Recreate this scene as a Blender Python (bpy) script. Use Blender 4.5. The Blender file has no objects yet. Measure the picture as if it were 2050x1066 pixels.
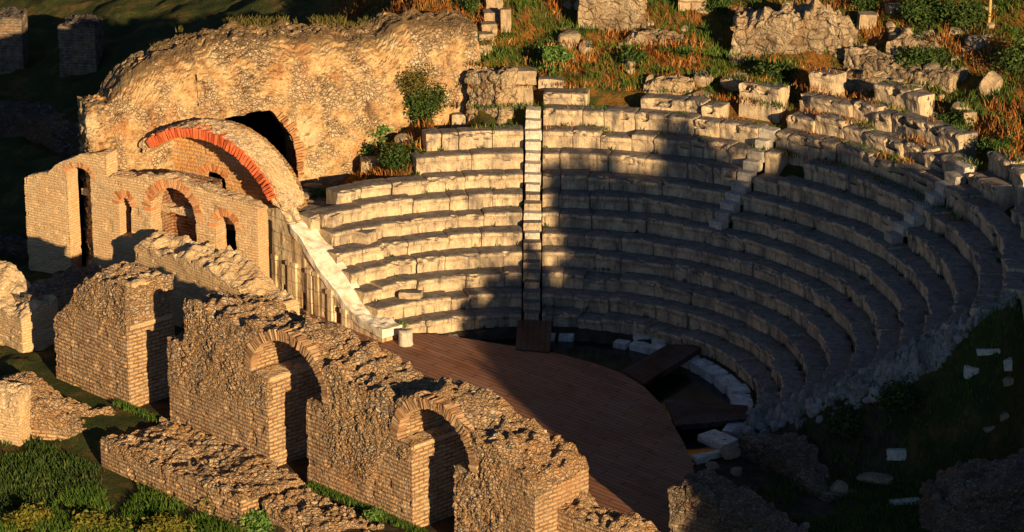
import bpy, math, random
import numpy as np
from mathutils import Vector, Matrix

random.seed(7)
RNG = np.random.default_rng(11)
scene = bpy.context.scene
col = scene.collection

# ------------------------------------------------------------------ camera model
FPX, DIST, DEP, OX, OY = 6000.0, 95.8067793, .37431894, 1060.84957, 807.05773
PITCH = DEP - math.atan((OY - 533) / FPX)
CF = np.array([0, math.cos(PITCH), -math.sin(PITCH)])
CU = np.array([0, math.sin(PITCH), math.cos(PITCH)])
CX = np.array([1., 0, 0])


def ray(x, y):
    return CF + (x - 1025) / FPX * CX - (y - 533) / FPX * CU


CAM = -DIST * ray(OX, OY)


def P(x, y, z=0.0):
    """point of the photograph on the level z"""
    r = ray(x, y)
    return CAM + (z - CAM[2]) / r[2] * r


def PROJ(p):
    v = np.asarray(p, float) - CAM
    zz = v @ CF
    return 1025 + FPX * (v @ CX) / zz, 533 - FPX * (v @ CU) / zz


class Plane:
    """vertical wall plane through A along the level direction d (depth = away from the viewer)"""

    def __init__(s, A, d):
        d = np.array([d[0], d[1], 0.])
        s.d = d / np.linalg.norm(d)
        s.n = np.array([-s.d[1], s.d[0], 0.])
        s.A = np.array([A[0], A[1], 0.])
        s.ang = math.atan2(s.d[1], s.d[0])

    def sz(s, x, y, off=0.):
        r = ray(x, y)
        t = ((s.A + s.n * off - CAM) @ s.n) / (r @ s.n)
        p = CAM + t * r - s.A
        return float(p @ s.d), float(p[2])

    def prof(s, pts, off=0.):
        a = sorted(s.sz(x, y, off) for x, y in pts)
        return np.array(a)

    def world(s, q, off=0., z=0.):
        return s.A + s.d * q + s.n * off + np.array([0, 0, z])


U = np.array([.70, -.714, 0.])
U /= np.linalg.norm(U)
VV = np.array([-U[1], U[0], 0.])
SUN_AZ, SUN_EL = math.radians(24), math.radians(13)

# ------------------------------------------------------------------ noise


def _h(ix, iy, iz, seed=0):
    n = (ix.astype(np.int64) * 73856093) ^ (iy.astype(np.int64) * 19349663) ^ (iz.astype(np.int64) * 83492791) ^ (seed * 2654435761)
    n = n & 0xffffffff
    n = ((n ^ (n >> 15)) * 2246822519) & 0xffffffff
    n = ((n ^ (n >> 13)) * 3266489917) & 0xffffffff
    n = n ^ (n >> 16)
    return n / 4294967295.0


def vnoise(p, sc=1., seed=0):
    q = np.asarray(p, float) * sc
    i = np.floor(q).astype(np.int64)
    f = q - i
    f = f * f * (3 - 2 * f)
    r = 0
    for a in (0, 1):
        for b in (0, 1):
            for c in (0, 1):
                w = (f[:, 0] if a else 1 - f[:, 0]) * (f[:, 1] if b else 1 - f[:, 1]) * (f[:, 2] if c else 1 - f[:, 2])
                r = r + w * _h(i[:, 0] + a, i[:, 1] + b, i[:, 2] + c, seed)
    return r * 2 - 1


def fbm(p, sc=1., oc=4, seed=0):
    r, a = 0, .5
    for k in range(oc):
        r = r + a * vnoise(p, sc, seed + k * 17)
        sc *= 2.03
        a *= .5
    return r


def worley(p, sc=1., seed=0):
    """distance to nearest cell point, gap to the next, random id of the cell"""
    q = np.asarray(p, float) * sc
    i = np.floor(q).astype(np.int64)
    n = len(q)
    d1 = np.full(n, 9.)
    d2 = np.full(n, 9.)
    cid = np.zeros(n)
    for a in (-1, 0, 1):
        for b in (-1, 0, 1):
            for c in (-1, 0, 1):
                I, J, K = i[:, 0] + a, i[:, 1] + b, i[:, 2] + c
                px = I + _h(I, J, K, seed + 1)
                py = J + _h(I, J, K, seed + 2)
                pz = K + _h(I, J, K, seed + 3)
                d = np.sqrt((px - q[:, 0])**2 + (py - q[:, 1])**2 + (pz - q[:, 2])**2)
                m = d < d1
                d2 = np.where(m, d1, np.minimum(d2, d))
                cid = np.where(m, _h(I, J, K, seed + 4), cid)
                d1 = np.where(m, d, d1)
    return d1, d2 - d1, cid


def sstep(a, b, x):
    t = np.clip((x - a) / (b - a), 0, 1)
    return t * t * (3 - 2 * t)

# ------------------------------------------------------------------ object helpers


def make_mesh(name, V, F, mat=None, smooth=False, attrs=None):
    me = bpy.data.meshes.new(name)
    me.from_pydata(np.asarray(V, float).tolist(), [], F if isinstance(F, list) else F.tolist())
    me.validate()
    if mat:
        me.materials.append(mat)
    if smooth:
        me.polygons.foreach_set('use_smooth', [True] * len(me.polygons))
    if attrs:
        for k, v in attrs.items():
            at = me.attributes.new(k, 'FLOAT', 'POINT')
            if len(v) == len(me.vertices):
                at.data.foreach_set('value', np.asarray(v, np.float32))
    me.update()
    return me


def link(name, me, parent=None, loc=None, rotz=None):
    o = bpy.data.objects.new(name, me)
    col.objects.link(o)
    if parent is not None:
        o.parent = parent
    if loc is not None:
        o.location = [float(t) for t in loc]
    if rotz is not None:
        o.rotation_euler = (0, 0, rotz)
    return o


def tag(o, label, cat, group=None):
    o['label'] = label
    o['category'] = cat
    if group:
        o['group'] = group
    return o


def thing(name, label, cat, loc=(0, 0, 0), rotz=0, group=None):
    o = link(name, None, None, loc, rotz)
    o.empty_display_size = .3
    return tag(o, label, cat, group)


class MB:
    """collects several pieces into one mesh"""

    def __init__(s):
        s.V, s.F, s.n, s.R = [], [], 0, []

    def add(s, V, F, rub=None):
        V = np.asarray(V, float)
        s.V.append(V)
        s.F.extend([[i + s.n for i in f] for f in (F if isinstance(F, list) else F.tolist())])
        s.R.append(np.zeros(len(V)) if rub is None else rub)
        s.n += len(V)

    def mesh(s, name, mat, smooth=False):
        return make_mesh(name, np.concatenate(s.V), s.F, mat, smooth, {'rub': np.concatenate(s.R)})


_bg = {}


def boxgrid(nx, ny, nz):
    """integer grid on the surface of a box: keys (n,3) and outward quads"""
    key = (nx, ny, nz)
    if key in _bg:
        return _bg[key]
    pts, fac, base = [], [], 0

    def face(ax, val, n1, n2, a1, a2, flip):
        nonlocal base
        I, J = np.meshgrid(np.arange(n1 + 1), np.arange(n2 + 1), indexing='ij')
        k = np.zeros((I.size, 3), int)
        k[:, ax] = val
        k[:, a1] = I.ravel()
        k[:, a2] = J.ravel()
        pts.append(k)
        i = (np.arange(n1)[:, None] * (n2 + 1) + np.arange(n2)[None, :]).ravel() + base
        q = np.stack([i, i + n2 + 1, i + n2 + 2, i + 1], 1)
        if flip:
            q = q[:, ::-1]
        fac.append(q)
        base += I.size
    face(0, 0, ny, nz, 1, 2, True)
    face(0, nx, ny, nz, 1, 2, False)
    face(1, 0, nx, nz, 0, 2, False)
    face(1, ny, nx, nz, 0, 2, True)
    face(2, 0, nx, ny, 0, 1, True)
    face(2, nz, nx, ny, 0, 1, False)
    K = np.concatenate(pts)
    u, inv = np.unique(K, axis=0, return_inverse=True)
    inv = inv.ravel()
    Q = inv[np.concatenate(fac)]
    _bg[key] = (u, Q)
    return _bg[key]


def vnormals(V, Q):
    n = np.cross(V[Q[:, 2]] - V[Q[:, 0]], V[Q[:, 3]] - V[Q[:, 1]])
    N = np.zeros_like(V)
    for k in range(4):
        np.add.at(N, Q[:, k], n)
    return N / (np.linalg.norm(N, axis=1, keepdims=True) + 1e-12)


def rubble_disp(V, N, rub, amp, seed, sc=5.5):
    """push a masonry surface in and out: stones where rub is 1, gentle wear where 0"""
    W = V * np.array([1, 1, 1.25]) + .12 * np.stack([fbm(V, 1.7, 2, seed + 50), fbm(V, 1.7, 2, seed + 51), fbm(V, 1.7, 2, seed + 52)], 1)
    _, gap, cid = worley(W, sc, seed)
    _, gap2, cid2 = worley(W, sc * .52, seed + 20)
    m = sstep(-.1, .25, fbm(V, .7, 3, seed + 60))
    st1 = np.clip(gap / .3, 0, 1)**.6 * (.5 + .9 * cid) - .5
    st2 = (np.clip(gap2 / .3, 0, 1)**.5 * (.4 + 1.1 * cid2) - .5) * 1.25
    st = st1 * (1 - m) + st2 * m
    worn = sstep(.05, .4, fbm(V, 1.1, 3, seed + 80))          # places where mortar still covers the stones
    st = st * (1 - .65 * worn)
    big = fbm(V, .9, 4, seed + 5)
    fine = fbm(V, 4., 3, seed + 9)
    d = rub * amp * (st + .6 * fine) + (1 - rub) * amp * .25 * fine + amp * 1.1 * big * (.25 + .75 * rub)
    # a few bricks have fallen out
    hole = sstep(.30, .42, vnoise(V * np.array([1, 1, 2.4]), 2.6, seed + 90) * .8) * (1 - rub)
    d = d - hole * amp * .7
    return V + N * d[:, None]


def wall_piece(mb, s0, s1, lo, hi, T, res, rubf, amp, seed, jag=.12, d0=0., sc=5.5, rnd=0.):
    lo_f = lo if callable(lo) else (lambda s: np.full_like(s, lo))
    hi_f = hi if callable(hi) else (lambda s: np.full_like(s, hi))
    mid = np.linspace(s0, s1, 9)
    H = float(np.max(hi_f(mid) - lo_f(mid)))
    nx = max(2, int((s1 - s0) / res))
    ny = max(2, int(T / res))
    nz = max(2, int(H / res))
    K, Q = boxgrid(nx, ny, nz)
    s = s0 + (s1 - s0) * K[:, 0] / nx
    y = d0 + T * K[:, 1] / ny
    c = K[:, 2] / nz
    top = hi_f(s)
    q3 = np.stack([s, y, 0 * s], 1)
    top = top + jag * (fbm(q3, 1.6, 3, seed + 31) * 1.6 + .5 * vnoise(q3, 5., seed + 33))
    low = lo_f(s)
    z = low + (np.maximum(top, low + .05) - low) * c
    if rnd:                                   # crown of the wall leans back like the haunch of a vault
        e = np.clip(1 - (top - z) / rnd, 0, 1)
        y = y + rnd * .55 * (1 - np.sqrt(np.clip(1 - e * e, 0, 1))) + .12 * e * vnoise(q3, .7, seed + 3)
    V = np.stack([s, y, z], 1)
    rub = rubf(V) if callable(rubf) else np.full(len(V), float(rubf))
    rub = np.where(c > .999, 1., rub)
    N = vnormals(V, Q)
    V = rubble_disp(V, N, rub, amp, seed, sc)
    mb.add(V, Q, rub)


def pint(pr):
    pr = np.asarray(pr)
    return lambda s: np.interp(s, pr[:, 0], pr[:, 1])


def rock_mesh(name, mat, seed, boxy=.0, sub=3, rough=.28):
    import bmesh
    bm = bmesh.new()
    bmesh.ops.create_icosphere(bm, subdivisions=sub, radius=1)
    V = np.array([v.co[:] for v in bm.verts])
    F = [[v.index for v in f.verts] for f in bm.faces]
    bm.free()
    if boxy > 0:
        m = np.abs(V).max(1, keepdims=True)
        V = V * (1 - boxy) + (V / m) * .8 * boxy
    rs = np.random.default_rng(seed)
    for k in range(9):                       # flat broken facets
        n = rs.normal(size=3)
        n /= np.linalg.norm(n)
        lim = rs.uniform(.62, .95)
        d = V @ n
        V = np.where((d > lim)[:, None], V - n * ((d - lim) * .85)[:, None], V)
    V = V * (1 + rough * fbm(V + seed * 3.1, 1.3, 4, seed))[:, None]
    return make_mesh(name, V, F, mat, False)


def block_mesh(name, mat, seed, n=7, wear=.05):
    K, Q = boxgrid(n + 3, n, n)
    V = K / np.array([n + 3, n, n]) * 2 - 1.0
    r = np.linalg.norm(np.maximum(np.abs(V) - .86, 0), axis=1)
    V = V * (1 - .35 * r[:, None])
    V = V + wear * np.stack([fbm(V + seed, 1.1, 3, seed), fbm(V + seed, 1.1, 3, seed + 3), fbm(V + seed, 1.1, 3, seed + 6)], 1) * 2
    return make_mesh(name, V, Q, mat, False)

# ------------------------------------------------------------------ materials


class NT:
    def __init__(s, name, rough=.9):
        s.m = bpy.data.materials.new(name)
        s.m.use_nodes = True
        s.t = s.m.node_tree
        s.b = s.t.nodes['Principled BSDF']
        s.b.inputs['Roughness'].default_value = rough
        s.b.inputs['Specular IOR Level'].default_value = .12
        s.co = s.n('ShaderNodeTexCoord').outputs['Object']

    def n(s, typ, **kw):
        nd = s.t.nodes.new(typ)
        for k, v in kw.items():
            setattr(nd, k, v)
        return nd

    def set(s, sock, v):
        if hasattr(v, 'is_output') or isinstance(v, bpy.types.NodeSocket):
            s.t.links.new(v, sock)
        else:
            if isinstance(v, tuple) and len(v) == 3 and sock.type == 'RGBA':
                v = (*v, 1)
            sock.default_value = v

    def noise(s, scale, detail=4, vec=None, rough=.6, out='Fac'):
        nd = s.n('ShaderNodeTexNoise')
        s.set(nd.inputs['Vector'], vec or s.co)
        nd.inputs['Scale'].default_value = scale
        nd.inputs['Detail'].default_value = detail
        nd.inputs['Roughness'].default_value = rough
        return nd.outputs[out]

    def voro(s, scale, feature='F1', vec=None, out='Distance'):
        nd = s.n('ShaderNodeTexVoronoi', feature=feature)
        s.set(nd.inputs['Vector'], vec or s.co)
        nd.inputs['Scale'].default_value = scale
        return nd.outputs[out]

    def ramp(s, fac, stops):
        nd = s.n('ShaderNodeValToRGB')
        cr = nd.color_ramp
        while len(cr.elements) < len(stops):
            cr.elements.new(.5)
        for e, (p, c) in zip(cr.elements, stops):
            e.position = p
            e.color = (*c, 1) if isinstance(c, tuple) else (c, c, c, 1)
        s.set(nd.inputs['Fac'], fac)
        return nd.outputs['Color']

    def mix(s, fac, a, b, mode='MIX'):
        nd = s.n('ShaderNodeMix', data_type='RGBA', blend_type=mode)
        s.set(nd.inputs[0], fac)
        s.set(nd.inputs[6], a)
        s.set(nd.inputs[7], b)
        return nd.outputs[2]

    def math(s, op, a, b=0.0):
        nd = s.n('ShaderNodeMath', operation=op)
        s.set(nd.inputs[0], a)
        s.set(nd.inputs[1], b)
        return nd.outputs[0]

    def mapping(s, scale=(1, 1, 1), loc=(0, 0, 0), vec=None):
        nd = s.n('ShaderNodeMapping')
        s.set(nd.inputs['Vector'], vec or s.co)
        nd.inputs['Scale'].default_value = scale
        nd.inputs['Location'].default_value = loc
        return nd.outputs[0]

    def attr(s, name):
        return s.n('ShaderNodeAttribute', attribute_name=name).outputs['Fac']

    def sep(s, vec=None):
        nd = s.n('ShaderNodeSeparateXYZ')
        s.set(nd.inputs[0], vec or s.co)
        return nd.outputs

    def comb(s, x, y, z):
        nd = s.n('ShaderNodeCombineXYZ')
        for i, v in enumerate((x, y, z)):
            s.set(nd.inputs[i], v)
        return nd.outputs[0]

    def bump(s, h, strength=1., dist=.03, normal=None):
        nd = s.n('ShaderNodeBump')
        nd.inputs['Strength'].default_value = strength
        nd.inputs['Distance'].default_value = dist
        s.set(nd.inputs['Height'], h)
        if normal is not None:
            s.set(nd.inputs['Normal'], normal)
        return nd.outputs[0]

    def done(s, colr, normal=None):
        s.set(s.b.inputs['Base Color'], colr)
        if normal is not None:
            s.set(s.b.inputs['Normal'], normal)
        return s.m


def masonry(name, b1, b2, mortar, rub_stops, stain=(.10, .07, .05), bw=.36, bh=.125, rsc=6.5, stain_amt=.5, bmp=1.):
    t = NT(name)
    X, Y, Z = t.sep()
    wob = t.math('MULTIPLY', t.noise(1.4, 2), .08)
    vec = t.comb(t.math('ADD', X, Y), t.math('ADD', Z, wob), 0.0)
    br = t.n('ShaderNodeTexBrick')
    t.set(br.inputs['Vector'], vec)
    for k, v in (('Scale', 1.), ('Mortar Size', .026), ('Mortar Smooth', .3), ('Bias', -.1), ('Brick Width', bw), ('Row Height', bh)):
        br.inputs[k].default_value = v
    t.set(br.inputs['Color1'], b1)
    t.set(br.inputs['Color2'], b2)
    t.set(br.inputs['Mortar'], mortar)
    # every brick weathers differently, some are eroded right away
    bcol = t.mix(t.ramp(t.noise(3.2, 4), [(.35, 0.), (.68, 1.)]), br.outputs['Color'], t.mix(.55, br.outputs['Color'], (.50, .39, .25)))
    vm = t.n('ShaderNodeVectorMath', operation='ADD')
    wv = t.n('ShaderNodeVectorMath', operation='SCALE')
    t.set(wv.inputs[0], t.noise(1.9, 3, out='Color'))
    wv.inputs['Scale'].default_value = .55
    t.set(vm.inputs[0], t.mapping((1, 1, 1.55)))
    t.set(vm.inputs[1], wv.outputs[0])
    cv = vm.outputs[0]
    cellc = t.voro(rsc, 'F1', cv, 'Color')
    sx = t.n('ShaderNodeSeparateColor')
    t.set(sx.inputs[0], cellc)
    rcol = t.ramp(sx.outputs[0], rub_stops)
    edge = t.voro(rsc, 'DISTANCE_TO_EDGE', cv)
    rcol = t.mix(t.ramp(edge, [(.02, .9), (.11, 0.)]), rcol, t.mix(t.ramp(t.noise(3, 4), [(.4, 0.), (.6, 1.)]), t.mix(.5, mortar, stain), t.mix(.55, mortar, b1)))
    lime = t.ramp(t.noise(7, 5, None, .7), [(.3, tuple(v * .5 for v in b1)), (.6, b1), (.8, (.66, .53, .36))])
    rcol = t.mix(t.ramp(t.noise(1.3, 6, None, .7), [(.46, 0.), (.56, .8)]), rcol, lime)
    a = t.attr('rub')
    base = t.mix(a, bcol, rcol)
    base = t.mix(t.math('MULTIPLY', t.ramp(t.noise(.8, 5, t.mapping((1, 1, .45))), [(.47, 0.), (.72, 1.)]), stain_amt), base, stain)
    base = t.mix(t.ramp(t.noise(.45, 3), [(.52, 0.), (.75, .5)]), base, (.46, .23, .09))
    base = t.mix(.35, base, t.ramp(t.noise(22, 3), [(.3, .25), (.7, .75)]), 'OVERLAY')
    hb = t.math('MULTIPLY', t.math('SUBTRACT', 1., br.outputs['Fac']), .8)
    hb = t.math('ADD', hb, t.math('MULTIPLY', t.noise(9, 4), .9))
    hr = t.math('ADD', t.math('MULTIPLY', t.ramp(edge, [(0., 0.), (.16, 1.)]), .85), t.math('MULTIPLY', t.noise(12, 6, None, .7), 1.5))
    mx = t.n('ShaderNodeMix', data_type='FLOAT')
    t.set(mx.inputs[0], a)
    t.set(mx.inputs[2], hb)
    t.set(mx.inputs[3], hr)
    return t.done(base, t.bump(mx.outputs[0], bmp, .075 * bmp))


RUB = [(.0, (.20, .145, .10)), (.2, (.42, .30, .19)), (.45, (.52, .40, .26)), (.65, (.36, .33, .29)), (.8, (.50, .32, .19)), (1., (.62, .53, .39))]
RUBW = [(.0, (.30, .20, .12)), (.2, (.50, .34, .19)), (.45, (.60, .45, .28)), (.62, (.40, .34, .27)), (.8, (.56, .33, .17)), (1., (.68, .57, .40))]
RUBL = [(.0, (.40, .29, .17)), (.3, (.56, .42, .26)), (.6, (.62, .50, .33)), (.8, (.50, .36, .22)), (1., (.70, .60, .43))]
M_skene = masonry('skene_masonry', (.60, .37, .18), (.38, .21, .10), (.17, .10, .055), RUBW, stain_amt=.4)
M_bath = masonry('bath_masonry', (.74, .53, .29), (.58, .36, .17), (.46, .30, .155), RUBL, stain_amt=.25, bw=.28, bh=.095, rsc=9, bmp=.6)
M_dark = masonry('shaded_masonry', (.17, .13, .10), (.13, .10, .075), (.08, .06, .05), [(.0, (.06, .05, .045)), (.5, (.14, .12, .10)), (1., (.24, .21, .18))])  # dark brick and stone, toned lower still for the shade it stands in
M_ash = masonry('hill_ashlar', (.60, .47, .30), (.46, .33, .19), (.12, .08, .045), [(.0, (.30, .20, .11)), (.4, (.54, .42, .26)), (.7, (.44, .33, .2)), (1., (.64, .53, .37))], bw=.95, bh=.42, rsc=2.2, stain_amt=.75)
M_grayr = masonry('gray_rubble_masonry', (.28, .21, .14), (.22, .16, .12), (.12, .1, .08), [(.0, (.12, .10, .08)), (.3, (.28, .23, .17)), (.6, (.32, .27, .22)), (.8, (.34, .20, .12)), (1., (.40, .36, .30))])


def apse_mat():
    t = NT('apse_plaster_rubble')
    c = t.ramp(t.noise(2.2, 8, rough=.75), [(.28, (.20, .10, .045)), (.42, (.46, .26, .11)), (.54, (.62, .42, .20)), (.70, (.74, .57, .33))])
    vm = t.n('ShaderNodeVectorMath', operation='ADD')
    wv = t.n('ShaderNodeVectorMath', operation='SCALE')
    t.set(wv.inputs[0], t.noise(1.5, 3, out='Color'))
    wv.inputs['Scale'].default_value = .7
    t.set(vm.inputs[0], t.mapping((1, 1, 1.35)))
    t.set(vm.inputs[1], wv.outputs[0])
    cv = vm.outputs[0]
    sx = t.n('ShaderNodeSeparateColor')
    t.set(sx.inputs[0], t.voro(6.5, 'F1', cv, 'Color'))
    c2 = t.ramp(sx.outputs[1], RUBL)
    c2 = t.mix(t.ramp(t.voro(6.5, 'DISTANCE_TO_EDGE', cv), [(0., .9), (.12, 0.)]), c2, (.16, .09, .05))
    c = t.mix(t.ramp(t.noise(.9, 5), [(.44, .1), (.56, .85)]), c, c2)
    c = t.mix(t.ramp(t.noise(.8, 6, t.mapping((1, 1, .6)), .7), [(.54, 0.), (.66, .65)]), c, (.40, .15, .045))
    c = t.mix(t.ramp(t.noise(1.3, 6, t.mapping((1, 1, .35), (7, 3, 1)), .7), [(.55, 0.), (.66, .85)]), c, (.11, .06, .035))
    c = t.mix(t.ramp(t.noise(9, 5, None, .7), [(.57, 0.), (.68, .8)]), c, (.13, .065, .03))
    c = t.mix(t.ramp(t.noise(.6, 4, t.mapping((1, 1, 1), (3, 9, 2))), [(.58, 0.), (.68, .6)]), c, (.70, .58, .36))
    c = t.mix(t.ramp(t.noise(22, 4, None, .7), [(.52, 0.), (.66, .65)]), c, (.16, .085, .04))
    g = t.n('ShaderNodeNewGeometry').outputs['Normal']
    c = t.mix(t.ramp(t.math('ADD', t.sep(g)[2], t.math('MULTIPLY', t.noise(2, 4), .5)), [(.55, 0.), (.95, .8)]), c, (.15, .10, .05))
    h = t.math('ADD', t.math('MULTIPLY', t.noise(4, 8, rough=.75), .35), t.math('MULTIPLY', t.noise(17, 5, None, .7), .6))
    h = t.math('ADD', h, t.math('MULTIPLY', t.ramp(t.voro(6.5, 'DISTANCE_TO_EDGE', cv), [(0., 0.), (.16, 1.)]), t.ramp(t.noise(.9, 5), [(.44, .05), (.56, .5)])))
    return t.done(c, t.bump(h, 1., .09))


def stone_mat(name, lit, dark, lichen, white=None):
    """weathered limestone: warm face, grey worn tops, dark lichen, rain streaks"""
    t = NT(name)
    g = t.n('ShaderNodeNewGeometry')
    nz = t.sep(g.outputs['Normal'])[2]
    c = t.ramp(t.noise(2.6, 6, rough=.7), [(.3, dark), (.55, lit), (.75, tuple(min(1, v * 1.18) for v in lit))])
    top = t.ramp(t.noise(3.3, 5, rough=.7), [(.35, tuple(v * .55 for v in lichen)), (.6, lichen), (.8, tuple(min(1, v * 1.7) for v in lichen))])
    c = t.mix(t.ramp(t.math('ADD', nz, t.math('MULTIPLY', t.noise(6, 3), .35)), [(.55, 0.), (.85, .85)]), c, top)
    c = t.mix(t.ramp(t.noise(1.5, 5, t.mapping((1.6, 1.6, .35))), [(.5, 0.), (.68, .7)]), c, tuple(v * .5 for v in lichen))
    c = t.mix(t.ramp(t.noise(18, 3), [(.56, 0.), (.70, .6)]), c, tuple(v * .35 for v in lichen))
    c = t.mix(t.ramp(t.noise(3.1, 6, t.mapping((2.2, 2.2, .22), (5, 2, 8)), .75), [(.53, 0.), (.64, .75)]), c, tuple(v * .28 for v in lichen))
    c = t.mix(t.ramp(t.noise(.7, 5), [(.48, 0.), (.65, .4)]), c, tuple(v * .5 for v in lichen))
    c = t.mix(t.ramp(t.noise(9, 2, None, .5), [(.66, 0.), (.74, .5)]), c, (.5, .47, .4))
    h = t.math('ADD', t.noise(6, 6, rough=.7), t.math('MULTIPLY', t.noise(26, 3), .35))
    return t.done(c, t.bump(h, .8, .04))


M_apse = apse_mat()
M_seat = stone_mat('seat_limestone', (.64, .49, .31), (.35, .28, .20), (.195, .18, .17))
M_step = stone_mat('step_limestone', (.74, .66, .54), (.5, .43, .33), (.60, .55, .48))
M_kerb = stone_mat('kerb_limestone', (.72, .69, .64), (.46, .43, .40), (.68, .66, .63))
M_rock = stone_mat('hill_limestone', (.52, .39, .24), (.27, .18, .10), (.30, .25, .18))
M_rub = stone_mat('rubble_limestone', (.36, .32, .28), (.16, .14, .12), (.24, .225, .215))
M_rubl = stone_mat('pale_rubble_limestone', (.46, .42, .38), (.26, .23, .2), (.40, .38, .365))
M_white = stone_mat('white_marble', (.84, .78, .66), (.66, .56, .42), (.80, .74, .62))
M_marb = None


def marble():
    t = NT('wing_marble', .75)
    c = t.ramp(t.noise(1.8, 5), [(.3, (.62, .47, .28)), (.6, (.74, .61, .42)), (.8, (.82, .74, .58))])
    c = t.mix(t.ramp(t.noise(1.6, 5, t.mapping((2.6, 2.6, .30))), [(.46, 0.), (.62, .85)]), c, (.17, .105, .05))
    c = t.mix(t.ramp(t.noise(1.1, 4, t.mapping((1.5, 1.5, .4), (4, 1, 2))), [(.52, 0.), (.7, .7)]), c, (.34, .18, .07))
    X, Y, Z = t.sep()
    br = t.n('ShaderNodeTexBrick')
    t.set(br.inputs['Vector'], t.comb(t.math('ADD', X, Y), Z, 0.0))
    for k, v in (('Scale', 1.), ('Mortar Size', .008), ('Brick Width', 1.1), ('Row Height', .52)):
        br.inputs[k].default_value = v
    c = t.mix(br.outputs['Fac'], c, (.12, .08, .05))
    return t.done(c, t.bump(t.math('ADD', t.noise(8, 5), t.math('MULTIPLY', br.outputs['Fac'], -1.)), .6, .03))


M_marb = marble()


def coping():
    t = NT('white_coping', .7)
    c = t.ramp(t.noise(2.4, 5), [(.3, (.54, .45, .32)), (.5, (.74, .68, .56)), (.8, (.82, .78, .70))])
    c = t.mix(t.ramp(t.noise(3.5, 6, None, .7), [(.52, 0.), (.66, .75)]), c, (.45, .32, .18))
    return t.done(c, t.bump(t.noise(6, 5), .6, .04))


M_cop = coping()


def redbrick(name, a, b):
    t = NT(name)
    g = t.n('ShaderNodeNewGeometry').outputs['Random Per Island']
    c = t.ramp(g, [(0., a), (.5, b), (1., tuple(v * .7 for v in a))])
    c = t.mix(t.ramp(t.noise(7, 4), [(.5, 0.), (.75, .5)]), c, (.5, .33, .2))
    return t.done(c, t.bump(t.noise(16, 3), .5, .02))


M_red = redbrick('red_arch_brick', (.62, .105, .035), (.70, .17, .06))
M_vous = redbrick('arch_brick', (.36, .19, .09), (.50, .34, .19))


def wood(name, a, b, ang):
    t = NT(name, .7)
    vec = t.mapping((1, 1, 1))
    mp = t.n('ShaderNodeMapping')
    t.set(mp.inputs['Vector'], t.co)
    mp.inputs['Rotation'].default_value = (0, 0, ang)
    x, y, z = t.sep(mp.outputs[0])
    w = .20
    idx = t.math('FLOOR', t.math('DIVIDE', y, w))
    fr = t.math('FRACT', t.math('DIVIDE', y, w))
    wn = t.n('ShaderNodeTexWhiteNoise', noise_dimensions='2D')
    seg = t.math('FLOOR', t.math('ADD', t.math('DIVIDE', x, 2.7), t.math('MULTIPLY', idx, .37)))
    t.set(wn.inputs['Vector'], t.comb(idx, seg, 0.0))
    c = t.mix(wn.outputs['Value'], a, b)
    grain = t.noise(3, 5, t.comb(t.math('MULTIPLY', x, .35), t.math('MULTIPLY', y, 6.), 0.0))
    c = t.mix(t.ramp(grain, [(.35, .8), (.6, 0.)]), c, tuple(v * .4 for v in a))
    c = t.mix(t.ramp(t.noise(.7, 4, t.comb(t.math('MULTIPLY', x, .6), t.math('MULTIPLY', y, 1.6), 0.0)), [(.45, 0.), (.7, .75)]), c, tuple(v * .35 for v in a))
    c = t.mix(t.ramp(t.noise(.5, 6, None, .7), [(.42, 0.), (.66, .55)]), c, tuple(min(1, v * .5 + .09) for v in a))
    c = t.mix(t.math('MULTIPLY', t.math('LESS_THAN', wn.outputs['Value'], .16), .55), c, tuple(v * .45 + .03 for v in a))
    endj = t.math('FRACT', t.math('ADD', t.math('DIVIDE', x, 2.7), t.math('MULTIPLY', idx, .37)))
    c = t.mix(t.math('MULTIPLY', t.math('LESS_THAN', endj, .012), .9), c, (.012, .006, .004))
    gapm = t.ramp(fr, [(0., 1.), (.09, 0.), (.91, 0.), (1., 1.)])
    c = t.mix(gapm, c, (.012, .006, .004))
    return t.done(c, t.bump(t.math('SUBTRACT', t.math('MULTIPLY', grain, .3), gapm), .8, .015))


M_deck = wood('stage_planks', (.44, .20, .11), (.27, .12, .066), math.atan2(.714, .70))
M_deckx = wood('walkway_planks', (.10, .048, .03), (.07, .034, .022), 0.0)


def terrain_mat():
    t = NT('earth_and_turf', .95)
    a = t.attr('rub')            # 1 on the bright rocky hill, 0 elsewhere
    c = t.ramp(t.noise(.9, 6, rough=.7), [(.3, (.025, .045, .012)), (.5, (.05, .06, .018)), (.62, (.12, .085, .03)), (.75, (.20, .14, .07))])
    h = t.ramp(t.noise(.7, 6, rough=.72), [(.34, (.03, .055, .012)), (.46, (.10, .085, .02)), (.53, (.30, .125, .025)), (.62, (.16, .07, .02)), (.7, (.40, .28, .14))])
    c = t.mix(a, c, h)
    X, Y, Z = t.sep()
    R = t.math('SQRT', t.math('ADD', t.math('MULTIPLY', X, X), t.math('MULTIPLY', Y, Y)))
    soil = t.ramp(t.noise(2.2, 5), [(.35, (.035, .028, .02)), (.7, (.10, .075, .05))])
    c = t.mix(t.ramp(R, [(0., 1.), (1., 1.)]) if False else t.math('LESS_THAN', t.math('ADD', R, t.noise(1.5, 3)), 12.9), c, soil)
    hh = t.math('ADD', t.noise(2.5, 6, rough=.75), t.math('MULTIPLY', t.noise(14, 3), .4))
    return t.done(c, t.bump(hh, 1., .15))


def leaf_mat(name, c1, c2, c3, trans=.0):
    t = NT(name, .7)
    g = t.n('ShaderNodeNewGeometry').outputs['Random Per Island']
    c = t.ramp(g, [(0., c1), (.55, c2), (1., c3)])
    c = t.mix(t.ramp(t.noise(1.1, 3), [(.4, 0.), (.65, .6)]), c, c1)
    return t.done(c)


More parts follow.
